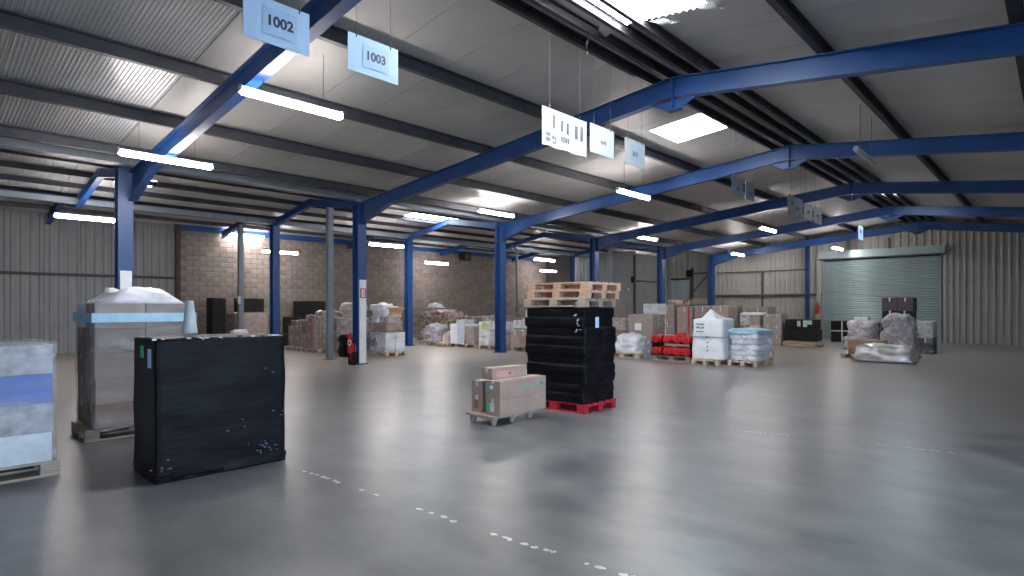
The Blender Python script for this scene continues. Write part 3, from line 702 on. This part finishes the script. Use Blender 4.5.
for k in range(40):
    y = -.6 + k * .031
    if rr.random() < .6: edge.box((.34 + rr.uniform(-.012, .0), y, 1.158 + rr.uniform(-.004, .01)), (.05, .034, .012), SILVER if rr.random() < .55 else BLACKW, rr.uniform(-.3, .3))
for (yc, zc, n_) in ((.30, .05, 8), (.42, .03, 8), (-.55, .02, 6), (.5, .35, 3), (.45, .8, 2), (.1, .3, 3)):  # small blue-grey chips paint the sparkle of light on the film
    for k in range(n_):
        edge.box((.366, yc + rr.uniform(-.09, .09), zc + rr.uniform(-.05, .05)), (.012, rr.uniform(.008, .03), rr.uniform(.004, .014)), mat('painted_glint', (.10, .13, .20), .3), rr.uniform(-.6, .6))
e_ = edge.build('film_edge_and_glints', bs); e_['label'] = 'shiny crumpled film along the top edge, with painted glints below'; e_['kind'] = 'stuff'
cn = thing('paper_cone', 'tall white tapered tube standing on the big black stack', 'tube', (-6.45, 2.03, 1.33))
MB().tube([(0, 0, 0), (0, 0, .02), (0, 0, .32), (0, 0, .335)], [.072, .07, .036, .033], mat('cone_pale', (.48, .53, .54), .6), 20).build('cone', cn, True)
MB().tube([(0, 0, .3355), (0, 0, .338)], .02, BLACKM, 12).build('opening', cn)

# transparent wrapped pallets behind it, on the photo's left edge
pallet(-8.75, 2.1, 0, 'wooden pallet under the clear-wrapped load behind the black stack', WOODG, R(90))
carton_load(-8.75, 2.1, .146, 1.0, 1.05, 1.5, 2, 2, 5, 'tall clear-wrapped pallet load with blue band behind the black stack', (CARDP, CARDD, WHITE), seed=12)
o = bpy.data.objects['wrapped_load']
MB().mm((-.54, -.565, 1.27), (.54, .565, 1.38), BLUEW).build('blue_band', o)
obj('film_bundle', lump_mesh('film_bundle', .95, .9, .14, WHITEW, 0, 0, .05, 5, corner=.2, crown=.06, taper=.3), o, (0.0, 0, 1.5))
pallet(-7.35, .45, 0, 'wooden pallet at the extreme left beside the big black stack', WOODG, R(90))
carton_load(-7.35, .45, .146, 1.1, .8, 1.1, 2, 2, 4, 'clear-wrapped load with blue bags at the extreme left', (mat('blue_bag', (.03, .12, .5), .4), WHITE, GREYW), seed=3, rz=R(90))

# --- black wrapped stack on a red pallet, with three wooden pallets on top
RZ = R(1.5)
pallet(-5.76, 7.42, 0, 'red painted pallet under the tall black wrapped stack', REDP, RZ, name='red_pallet').scale = (1, 1.08, 1)
rp = bpy.data.objects['red_pallet']
MB().mm((-.42, -.412, .03), (-.34, -.4005, .09), WHITE).build('white_tag', rp)
tb = thing('black_wrapped_stack', 'tall uneven black film-wrapped stack on a red pallet', 'wrapped load', (-5.76, 7.42, .146), RZ)
obj('wrapping', lump_mesh('wrapping', 1.17, .86, 1.44, BLACKW, 10, .021, .014, 21, corner=.045, crown=.0, perim=140, rings=90, nscale=3.2), tb)
MB().mm((.612, -.17, 1.14), (.618, -.08, 1.30), PBLUE).build('pale_label', tb)
b_ = MB(); rr = random.Random(8)
for k in range(10): b_.box((.5 + rr.uniform(-.08, .05), -.452, 1.2 + rr.uniform(-.12, .14)), (rr.uniform(.01, .04), .012, rr.uniform(.01, .03)), SILVER, rr.uniform(-.5, .5))
b_.build('crumpled_tape', tb)
for k, (dx, dy, rz, mm_) in enumerate(((.0, .0, .5, WOODG), (.05, .02, -1.5, WOOD), (.07, .03, -2.2, WOOD))):
    pallet(-5.76 + dx, 7.42 + dy, 1.605 + k * .1255, ['lowest of three wooden pallets lying on the tall black stack', 'middle of three wooden pallets lying on the tall black stack', 'topmost of three wooden pallets lying on the tall black stack'][k], mm_, R(rz) + RZ, grp='pallets on the black stack').scale = (1, 1.08, .86)

# --- small pressed-wood pallet with five cartons
pp = thing('pressed_pallet', 'small pressed-wood pallet on tapered feet under the brown cartons', 'pallet', (-5.775, 5.88, 0))
B = MB(); B.mm((-.28, -.44, .105), (.28, .44, .13), PRESS); B.mm((-.26, -.42, .09), (.26, .42, .105), PRESS); bev(B.build('deck', pp), .006)
for fx in (-.2, .2):
    for fy in (-.36, 0, .36):
        MB().tube([(fx, fy, 0), (fx, fy, .095)], [.035, .06], PRESS, 10).build('foot', pp)
def carton(x, y, z, w, d, h, lab, m=CARDP, rz=0, parts=()):
    o = thing('carton', lab, 'box', (x, y, z), R(rz), 'cartons on the pressed-wood pallet')
    B = MB(); B.box((0, 0, h / 2), (w, d, h), m); bev(B.build('body', o), .004)
    MB().mm((-.024, -d / 2 - .001, h * .62), (.024, d / 2 + .001, h + .001), TAPE).build('tape', o)
    for s in (-1, 1): MB().mm((-w / 2 + .004, s * .002 - .001, h), (w / 2 - .004, s * .002, h + .0006), CARDD).build('flap_seam', o)
    for (pn, a, b, pm) in parts: MB().mm(a, b, pm).build(pn, o)
    return o
c1 = carton(-5.585, 5.985, .131, .28, .95, .232, 'long brown carton at the bottom right with a round green sticker', parts=[('flap_line', (.1405, -.12, .03), (.1412, -.115, .2), CARDD)], rz=0)
MB().tube([(-.09, -.476, .115), (-.09, -.479, .115)], .042, GREEN, 20).build('green_sticker', c1)
MB().mm((-.05, -.4775, .05), (.03, -.4755, .17), mat('pale_sticker', (.6, .62, .66), .5)).build('paper_label', c1)
c2 = carton(-5.585, 5.985, .3645, .28, .96, .238, 'long brown carton in the middle layer with turquoise print', rz=.6)
MB().mm((.1405, -.05, .10), (.142, .2, .17), mat('faint_print', (.28, .30, .27), .7)).build('faded_print', c2)
MB().tube([(.140, .38, .14), (.1435, .38, .14)], .035, CYANL, 16).build('turquoise_mark', c2)
MB().mm((-.12, -.4825, .09), (.02, -.4805, .2), mat('green_paper', (.20, .33, .25), .6)).build('green_label', c2)
MB().tube([(-.02, -.483, .15), (-.02, -.4855, .15)], .028, WHITE, 16).build('white_sticker', c2)
MB().mm((-.145, -.2, .0), (-.141, .2, .2), TAPEG).build('side_tape', c2)
c3 = carton(-5.96, 5.93, .131, .21, .72, .232, 'small brown carton at the bottom left beside the dark gap', rz=0)
MB().mm((-.05, -.3625, .05), (.04, -.3605, .17), CARDD).build('printed_mark', c3)
c4 = carton(-5.96, 5.93, .3645, .21, .72, .20, 'small greyish carton in the middle left beside the dark gap', m=mat('cardboard_greyish', (.31, .265, .255), .7))
c5 = carton(-5.745, 5.90, .604, .22, .68, .155, 'brown carton lying alone on top of the other cartons', rz=-1)
MB().mm((.1105, -.26, .02), (.112, .1, .11), mat('pink_print', (.5, .27, .25), .7)).build('pink_print', c5)
MB().tube([(.1125, .0, .07), (.114, .0, .07)], .016, BLACKM, 12).build('hand_hole', c5)
# ------------------------------------------------------------------ far goods: row right of the black stack (front at Y 15.6)
def P0(x, y, lab, m=WOODT, rz=0): return pallet(x, y, 0, lab, m, rz, False, grp='pallets under the far goods')
P0(-10.13, 16.15, 'pallet under the white bags beside the black stack')
lump(-10.05, 16.15, .146, .95, .78, .5, 'heap of white plastic bags on a pallet right of the black stack', WHITEW, 'bags', 'bag_heap', layers=3, bulge=.04, nz=.05, seed=31, corner=.15, crown=.10, taper=.12, nscale=4)
carton_load(-9.33, 16.3, .0, .26, .6, .55, 1, 1, 2, 'small grey-blue wrapped pack between the white bags and red parts', (mat('pack_blue', (.2, .26, .34), .5),), seed=5)
P0(-10.1, 17.5, 'pallet under the single big clear-wrapped carton', WOODG)
bigc = carton_load(-10.15, 17.3, .146, .9, .8, 1.2, 1, 1, 1, 'single big clear-wrapped brown carton with a white label', (CARD,), seed=41)
MB().mm((-.18, -.452, .68), (.06, -.445, .92), WHITE).build('white_label', bigc)
carton_load(-11.1, 19.5, 0, .62, .62, 1.72, 1, 1, 9, 'tall narrow stack of whitish trays before the fifth column', (WHITE, mat('tray_grey', (.5, .5, .52), .5)), seed=42)
carton_load(-12.6, 18.9, 0, .7, .8, 1.85, 1, 1, 3, 'tall brown wrapped stack just right of the black stack', (CARDD, CARD), seed=43)
carton_load(-11.5, 17.9, 0, .7, .7, 1.2, 1, 2, 3, 'brown wrapped cartons behind the white bags', (CARDD, BROWNW), seed=44)
# red stacked parts
P0(-8.4, 16.1, 'low pallet under the red stacked parts', WOODG)
for lv, (z, lab) in enumerate(((.146, 'lower red metal unit with round ends on the pallet'), (.50, 'upper red metal unit resting on the lower red one'))):
    o = thing('red_unit', lab, 'machine part', (-8.38, 16.05, z), 0, 'red stacked parts')
    for s, xx in enumerate((-.48, .02, .42)):
        B = MB(); B.tube([(xx - .17, -.28, .14), (xx + .17, -.28, .14)], .125, RED, 16); B.build('drum', o, False)
        B = MB(); B.tube([(xx - .17, .22, .14), (xx + .17, .22, .14)], .125, RED, 16); B.build('drum', o, False)
    MB().mm((-.66, -.4, .02), (.62, -.36, .06), BLACKM).build('black_rail', o); MB().mm((-.66, .3, .02), (.62, .34, .06), BLACKM).build('black_rail', o)
    MB().mm((-.25, -.38, .02), (.62, .3, .2), RED).build('housing', o)
    for xx in (-.5, -.12, .2, .5): MB().tube([(xx, -.39, .14), (xx, -.43, .14), (xx, -.45, .14)], [.115, .115, .07], RED, 16).build('round_cap', o)
    for k in range(5): MB().mm((-.16 + k * .15, -.392, .05), (-.145 + k * .15, -.381, .2), mat('dark_red', (.3, .01, .01), .5)).build('rib', o)
    for xx in (-.62, .6): MB().mm((xx - .03, -.36, .0), (xx + .03, .3, .36 if lv == 0 else .1), BLACKM).build('black_post', o)
    if lv:
        MB().tube([(.1, -.2, .24), (.35, -.2, .28)], [.1, .06], RED, 12).build('hopper', o)
        MB().mm((.3, .0, .2), (.6, .28, .26), mat('olive_part', (.25, .26, .08), .6)).build('olive_cover', o)
        MB().mm((-.45, -.33, .26), (.1, -.3, .28), SILVER).build('steel_rod', o)
# white big bag
P0(-7.2, 15.97, 'pallet under the tall white big bag', rz=R(90))
bb = lump(-7.2, 15.95, .146, .94, .86, 1.10, 'tall white big bag with a knotted pointed top', WHITE, 'big bag', 'big_bag', layers=0, nz=.012, seed=51, corner=.07, crown=.05, taper=.07)
obj('tied_top', MB().add([(-.26, -.3, 1.10), (.24, -.33, 1.10), (.33, .2, 1.10), (-.2, .3, 1.10), (-.06, -.1, 1.3), (-.01, -.16, 1.40), (.12, -.02, 1.27)],
    [(0, 1, 5, 4), (1, 2, 6, 5), (2, 3, 4, 6), (3, 0, 4), (4, 5, 6)], WHITE).mesh('tied_top'), bb)
K = MB(); rr = random.Random(2)
for (cx, cz, w_, h_) in ((-.2, .85, .22, .06), (-.2, .95, .22, .05), (-.2, .75, .22, .04), (.0, .60, .05, .04), (.02, .45, .05, .05), (.02, .33, .05, .05), (.02, .22, .05, .04)):
    for k in range(5): K.mm((cx - w_ / 2 + w_ * k / 5, -.452 + (.02 if cz > .8 else 0), cz), (cx - w_ / 2 + w_ * (k + .6) / 5, -.43 + .02, cz + h_ * rr.uniform(.4, 1)), INKG)
tag(K.build('printed_marks', bb), kind='stuff')
MB().tube([(-.47, -.43, .62), (.47, -.43, .62), (.47, .42, .62)], .012, mat('grey_strap', (.35, .38, .42), .5), 6).build('strap', bb)
# sacks with pale blue sheet
P0(-6.28, 16.27, 'pallet under the white sacks with the blue sheet', rz=R(90))
sk = thing('sack_stack', 'stack of white sacks under a pale blue sheet, on a pallet', 'sacks', (-6.27, 16.27, .146))
rr = random.Random(9)
for k in range(5):
    for (ax, ay) in ((-.19, -.27), (.19, -.27), (-.19, .27), (.19, .27)):
        me = lump_mesh('sack', .40, .56, .125, WHITEW, 1, .03, .02, 60 + k * 4 + int(ax * 10), corner=.12, crown=.03, perim=28, rings=6)
        obj('sack', me, sk, (ax * .93 + rr.uniform(-.03, .03), ay * .93 + rr.uniform(-.03, .03), k * .145), R(rr.uniform(-4, 4)))
obj('blue_sheet', lump_mesh('blue_sheet', .82, 1.16, .08, BLUEW, 0, 0, .03, 77, corner=.08, crown=.06, perim=60, rings=5), sk, (0, 0, .73))
f = obj('side_film', lump_mesh('side_film', .84, 1.18, .7, FILM, 0, 0, .02, 78, corner=.06, crown=0, perim=48, rings=10), sk)
# brown row further back
for i, (x, m, h, lab) in enumerate(((-13.1, CARDD, 1.5, 'brown pallet carton in the back row behind the red parts, leftmost'), (-12.25, CARD, 1.45, 'brown pallet carton in the back row with red stripe, behind the red parts'),
        (-11.4, CARDD, 1.45, 'dark brown pallet carton in the back row left of the big bag'), (-10.6, CARD, 1.5, 'brown pallet carton in the back row hidden behind the big bag'))):
    c = carton_load(x, 24.6, .146, .70, .95, h, 1, 1, 2, lab, (m,), seed=80 + i)
    P0(x, 24.6, 'pallet under the back row cartons, %s' % ('leftmost', 'second from left', 'third from left', 'fourth from left')[i], WOODG, R(90))
    if i == 1: MB().mm((.2, -.51, 0), (.26, -.50, h), RED).build('red_stripe', c)
lump(-12.75, 24.6, 1.70, .9, .6, .2, 'low brown bundle on top of the back row cartons', BROWNW, nz=.05, seed=3, corner=.1)
carton_load(-11.6, 26.3, 0, 1.8, .9, 1.65, 3, 1, 2, 'long brown carton row behind the others at the end wall', (CARDD, CARD), seed=90)
carton_load(-9.9, 26.9, 0, .9, .9, 1.6, 1, 1, 2, 'tall brown carton by the end wall right of the big bag tip', (CARD,), seed=91)
o = carton_load(-9.68, 25.4, 0, .84, .9, 1.25, 2, 2, 3, 'wrapped mixed load with white cap and orange packs', (CARD, WHITEW, CARDR, GREYW), seed=92)
obj('white_cap', lump_mesh('white_cap', .92, .96, .07, WHITE, 0, 0, .015, 5, corner=.2, crown=.04), o, (0, 0, 1.26))
carton_load(-8.76, 25.4, 0, .72, .8, 1.3, 2, 1, 3, 'wrapped brown and bluish load left of the black crates', (CARD, WHITEW, CARDP), seed=93)
# black crates
pc = lump(-7.68, 25.4, 0, 1.25, .9, .2, 'crumpled brown paper-covered pallet under the black crates', mat('kraft', (.38, .30, .21), .7, bump=.4), 'pallet', 'covered_pallet', nz=.04, seed=13, corner=.05, crown=.0)
for k, (z, lab) in enumerate(((.235, 'lower black crate on the brown covered pallet'), (.70, 'upper black crate with two pale labels'))):
    o = thing('black_crate', lab, 'crate', (-7.68, 25.4, z), 0, 'black crates')
    w_ = 1.22 if k == 0 else 1.12
    bev(MB().mm((-w_ / 2, -.4, 0), (w_ / 2, .4, .46 if k == 0 else .4), BLACKP).build('body', o), .02)
    for s in range(5): MB().mm((-w_ / 2 + .1 + s * w_ * .2, -.415, .04), (-w_ / 2 + .13 + s * w_ * .2, -.4, .38), BLACKP).build('rib', o)
    if k:
        MB().mm((-.1, -.42, .12), (.03, -.416, .34), mat('pinkish_label', (.6, .42, .45), .5)).build('pink_label', o); MB().mm((.13, -.42, .2), (.46, -.416, .36), mat('mint_label', (.42, .55, .52), .5)).build('mint_label', o)
        MB().mm((.13, -.42, .1), (.28, -.416, .2), mat('mint_label', (.5, .6, .58), .5)).build('mint_label', o)
# crate with white straps
o = thing('black_crate', 'black crate with white crossed straps before the roller shutter', 'crate', (-7.35, 30.0, 0), R(8))
bev(MB().mm((-.45, -.35, 0), (.45, .35, .95), BLACKP).build('body', o), .02)
MB().mm((-.03, -.358, 0), (.03, -.35, .96), WHITE).mm((-.46, -.359, .48), (.46, -.351, .53), WHITE).mm((.45, -.03, .0), (.458, .03, .95), WHITE).build('white_strap', o)
o = thing('black_crate', 'low black crate right of the strapped crate', 'crate', (-6.3, 29.9, 0)); bev(MB().mm((-.5, -.4, 0), (.4, .4, .9), BLACKP).build('body', o), .02)
MB().mm((-.52, -.42, .4), (.42, -.4, .44), GREYPOST).build('rail', o)
# right side group
lump(-5.45, 25.0, 0, 1.0, .9, 1.0, 'grey domed film-wrapped load before the roller shutter', GREYW, nz=.04, seed=22, corner=.25, crown=.12, layers=2, bulge=.04,
     parts=[('white_bundle', (-.25, -.2, 1.08), (.2, .2, 1.22), WHITEW)])
P0(-4.45, 20.75, 'pale wooden pallet under the low brown carton at the right')
lump(-4.4, 20.8, .146, .95, .75, .42, 'low brown carton with crumpled top on a pale pallet', CARD, 'box', 'open_carton', nz=.02, seed=23, corner=.03, crown=.03)
lump(-3.75, 19.85, .02, 1.5, .95, .42, 'flat load wrapped in silvery film on the floor at the right', SILVER, nz=.05, seed=24, corner=.12, crown=.07, taper=.14, layers=2, bulge=.03)
lump(-3.75, 21.9, 0, 1.0, .9, 1.2, 'grey and white draped load at the right edge', GREYW, nz=.08, seed=25, corner=.15, crown=.2, taper=.25)
o = carton_load(-4.45, 25.9, 0, 1.0, .8, 1.95, 2, 1, 4, 'tall dark stack before the shutter at the right edge', (BLACKP, mat('dark_violet', (.06, .04, .055), .5), BLACKM), seed=26, film=False, jit=.06)
carton_load(-3.6, 24.4, 0, .9, .8, 1.1, 2, 1, 2, 'dark wrapped load right of the grey domed load', (BLACKM, CARDD, GREYW), seed=27)
# extinguisher at the end wall
def extinguisher(x, y, z, lab, rz=0):
    o = thing('fire_extinguisher', lab, 'fire extinguisher', (x, y, z), rz)
    MB().tube([(0, 0, 0), (0, 0, .02), (0, 0, .40), (0, 0, .46), (0, 0, .49)], [.07, .08, .08, .05, .025], RED, 18).build('cylinder', o, True)
    MB().tube([(0, 0, .49), (0, 0, .54)], .02, BLACKM, 10).mm((-.09, -.012, .53), (.05, .012, .55), BLACKM).build('valve_handle', o)
    MB().tube([(.05, 0, .52), (.12, -.03, .42), (.11, -.04, .2), (.1, -.03, .1)], .012, BLACKM, 8).build('hose', o)
    return o
exw = extinguisher(-8.87, 31.5, 1.25, 'red fire extinguisher hanging on the end wall above the black crates')
MB().mm((-.03, .07, .3), (.03, .276, .36), BLACKM).build('bracket', exw)
# extinguisher case on the column
o = extinguisher(-14.24, 8.63, .12, 'red fire extinguisher standing against the blue column', 0)
MB().mm((-.1, -.11, .2), (.1, -.09, .74), RED).build('red_panel', o); K = MB(); K.tube([(0, -.112, .5), (0, -.118, .5)], .085, WHITE, 20); K.tube([(0, -.119, .5), (0, -.121, .5)], .05, RED, 20); K.build('ring_symbol', o)
MB().mm((-.09, -.1, -.12), (-.06, .06, .25), BLACKM).mm((.06, -.1, -.12), (.09, .06, .25), BLACKM).mm((-.12, -.12, -.01), (.12, .1, .0), BLACKM).build('stand', o)

# ------------------------------------------------------------------ left group (front at Y ~10)
lump(-16.75, 9.95, 0, .55, .4, .62, 'black plastic sheet bundle on the floor left of the extinguisher', BLACKW, 'bundle', 'black_bundle', nz=.05, seed=33, corner=.12, crown=.08)
P0(-16.42, 11.2, 'pallet under the tall mixed pile behind the extinguisher column')
pl = carton_load(-16.42, 11.15, .146, 1.2, .75, .62, 4, 2, 1, 'tall mixed wrapped pile with white printed boxes behind the extinguisher column', (WHITE, WHITE, CARDP), film=True, seed=34, jit=.02)
rr = random.Random(6)
for (x, y, z, w, d, h, m) in ((-.3, 0, .64, .5, .7, .35, GREYW), (.25, .0, .64, .6, .7, .3, CARDP), (-.05, -.2, .94, .5, .4, .2, WHITEW), (.3, .0, .93, .5, .6, .22, GREYW), (-.35, 0, .98, .45, .6, .3, mat('slate_wrap', (.22, .22, .25), .4)),
        (.1, -.05, 1.14, .6, .6, .22, WHITEW), (-.15, 0, 1.34, .7, .55, .18, WHITE), (.4, .1, 1.12, .3, .5, .3, mat('ochre_carton', (.42, .28, .14), .6)), (.05, -.3, .80, .12, .1, .3, mat('violet_wrap', (.12, .1, .35), .5))):
    obj('bundle', lump_mesh('bundle', w, d, h, m, 0, 0, .05, rr.randint(1, 99), corner=.08, crown=.04, perim=32, rings=8), pl, (x, y, z), R(rr.uniform(-8, 8)))
K = MB()
for k in range(9): K.mm((-.56 + k * .08, -.402, .12 + rr.uniform(0, .1)), (-.52 + k * .08, -.396, .3 + rr.uniform(0, .2)), INKG)
tag(K.build('printed_marks', pl), kind='stuff')
P0(-17.92, 10.85, 'pallet under the white wrapped bundles left of the extinguisher column', WOODG)
lw_ = lump(-17.9, 10.85, .146, 1.05, .75, 1.05, 'large pinkish-white wrapped bundle behind the grey post', mat('pinkish_wrap', (.52, .45, .46), .35, vary=.3, scale=7, bump=.5, bscale=9), nz=.05, seed=35, corner=.1, layers=3, bulge=.03)
obj('upper_bundle', lump_mesh('upper_bundle', .8, .6, .5, mat('cream_wrap', (.62, .55, .48), .4, vary=.25, scale=6, bump=.4, bscale=8), 2, .03, .04, 8, corner=.08), lw_, (-.05, .05, 1.07))
for i, (x, w, h, m, lab) in enumerate(((-20.75, .9, .75, CARDD, 'low brown carton load left of the red film, by the rear column'), (-19.8, .8, .95, CARD, 'brown wrapped carton load with red film at its edge'), (-18.98, .75, 1.1, BROWNW, 'brown wrapped load left of the grey square post'))):
    c = carton_load(x, 10.5, .146, w - .03, .8, h, 2, 1, 2, lab, (m, CARDD, CARD), seed=100 + i, jit=.03)
    P0(x, 10.5, 'pallet under the brown row by the block wall, %s' % ('leftmost', 'middle', 'rightmost')[i], WOODG, R(90))
    if i == 1: MB().mm((.3, -.42, .1), (.37, -.408, h), mat('crimson_film', (.4, .02, .06), .4)).mm((.2, -.42, h - .06), (.39, -.2, h + .08), mat('crimson_film', (.4, .02, .06), .4)).build('red_film', c)
    obj('loose_wrap', lump_mesh('loose_wrap', w - .1, .7, .16, (CARDD, mat('pale_red_wrap', (.42, .22, .22), .4, vary=.5, scale=9), BROWNW)[i], 0, 0, .06, 9 + i, corner=.1), c, (0, 0, h + .02))
# black stacks by the wall
def slab_stack(x, y, w, d, h, lab, n=4, rz=0, z=0):
    o = thing('black_panel_stack', lab, 'panels', (x, y, z), rz)
    for k in range(n): MB().mm((-w / 2, -d / 2 + d * k / n + .004, 0), (w / 2, -d / 2 + d * (k + 1) / n - .004, h - .015 * (k % 2)), BLACKM).build('panel', o)
    return o
slab_stack(-23.6, 12.2, 1.7, .7, 1.85, 'wide black panel stack standing behind the brown cartons')
slab_stack(-22.3, 10.9, 1.2, .5, 1.2, 'low black panel stack right of the rear blue column')
slab_stack(-24.0, 8.5, .6, .5, 1.95, 'narrow tall black panels left of the tagged grey post')
slab_stack(-23.95, 9.75, .5, 1.0, .55, 'black panels lying high on the brown box by the wall', z=1.40)
carton_load(-23.9, 9.75, 0, .8, 1.1, 1.35, 1, 1, 1, 'reddish brown carton under the black panels by the wall', (CARDP,), seed=110)
lump(-21.0, 8.2, 0, .5, .5, .75, 'small white wrapped bundle before the brown box by the rear column', WHITEW, 'bundle', 'white_bundle', nz=.04, seed=36, corner=.15, crown=.06)

# ------------------------------------------------------------------ middle row (front at Y ~15.1)
P0(-19.15, 15.55, 'pallet under the silvery bag heap right of the rear column')
lump(-19.15, 15.5, .146, .8, .8, .62, 'heap of silvery wrapped bags right of the rear blue column', GREYW, 'bags', 'bag_heap', nz=.05, seed=37, corner=.12, crown=.12, taper=.1, layers=3, bulge=.03)
P0(-18.12, 15.6, 'pallet under the small pink and white heap', rz=R(90))
o = lump(-18.15, 15.55, .146, .6, .7, .3, 'small pink and white heap left of the tall white box', WHITEW, 'bags', 'bag_heap', nz=.05, seed=38, corner=.15, crown=.15, taper=.15, parts=[('peach_box', (-.02, -.36, 0), (.3, -.1, .42), mat('peach', (.6, .42, .32), .6)), ('violet_box', (.24, -.38, 0), (.36, -.1, .3), mat('mauve', (.35, .25, .4), .6))])
P0(-16.95, 15.6, 'pallet under the tall white box')
o = thing('white_crate', 'tall white box with smaller white lid box on top', 'box', (-17.35, 15.55, .146)); bev(MB().mm((-.42, -.4, 0), (.42, .4, .78), WHITE).build('body', o), .015); MB().mm((-.22, -.25, .782), (.3, .25, .95), SIGNW).build('lid_box', o)
MB().mm((.0, -.404, .0), (.42, -.401, .78), mat('pale_blue_board', (.5, .56, .68), .6)).build('bluish_panel', o)
c = carton_load(-16.6, 15.5, .146, .5, .7, .7, 1, 1, 2, 'grey covered carton pack right of the tall white box', (CARDP, mat('slate_wrap', (.22, .22, .25), .4)), seed=39)
P0(-15.6, 15.6, 'pallet under the load with lime print')
c = carton_load(-15.55, 15.55, .146, 1.15, .75, .9, 2, 1, 3, 'clear-wrapped load with lime green print left of the bare column', (mat('greenish_box', (.42, .5, .5), .5), WHITE, mat('tray_grey', (.5, .5, .52), .5)), seed=40)
MB().mm((-.38, -.40, .62), (-.1, -.395, .84), YGREEN).mm((-.1, -.40, .68), (.2, -.395, .8), SIGNW).build('lime_print', c)
P0(-14.0, 15.75, 'pallet under the reddish cartons beside the bare column')
c = carton_load(-14.1, 15.6, .146, .85, .7, .62, 2, 1, 1, 'reddish carton load right of the bare column', (CARDR, CARD), seed=45)
for i, (x, z, w, h, lab) in enumerate(((-14.27, .825, .42, .3, 'white box on the reddish cartons, lower left'), (-13.86, .825, .34, .36, 'white box on the reddish cartons, lower right'), (-13.75, 1.19, .28, .3, 'white box topmost on the reddish cartons'))):
    o = thing('white_box', lab, 'box', (x, 15.55, z), R(5 * i), 'white boxes on the reddish cartons')
    bev(MB().mm((-w / 2, -.22, 0), (w / 2, .22, h), SIGNW).build('body', o), .006); MB().mm((-.03, -.221, h * .5), (.03, .221, h + .001), TAPEG).build('tape', o)
# brown heap behind
lump(-21.6, 17.9, 0, 2.0, 1.1, 1.35, 'long brown wrapped heap with glinting film before the block wall', BROWNW, nz=.08, seed=46, corner=.1, crown=.12, layers=3, bulge=.04)
lump(-21.9, 17.75, 1.56, .9, .5, .18, 'crumpled pale film bundle lying on the brown heap', WHITEW, 'bundle', 'film_bundle', nz=.06, seed=47, corner=.1, crown=.08, taper=.3)
carton_load(-19.9, 18.6, 0, 1.0, 1.0, 1.15, 2, 1, 2, 'dark brown cartons behind the tall white box', (CARDD, BROWNW), seed=48)
carton_load(-18.2, 18.4, 0, 1.4, .9, 1.2, 2, 1, 2, 'dim brown wrapped cartons left of the bare column', (BROWNW, CARDD), seed=49)
slab_stack(-20.1, 16.3, .7, .5, .85, 'low black panel stack just right of the rear column')
carton_load(-16.3, 19.4, 0, 1.0, .9, 1.0, 2, 1, 2, 'dim brown wrapped load right of the bare column, by the pipe', (CARDD, BROWNW), seed=50)

# ceiling unit near the block wall
hu = thing('heater_unit', 'small dark ceiling fan heater near the block wall beam', 'heater', (-23.2, 20.8, 4.1))
MB().mm((-.2, -.25, 0), (.2, .25, .4), BLACKM).build('casing', hu); MB().tube([(.205, 0, .2), (.215, 0, .2)], .15, GIRT, 16).build('fan_grille', hu)
for s in (-.15, .15): MB().tube([(0, s, .4), (0, s, .9)], .008, GIRT, 5).build('hanger', hu)
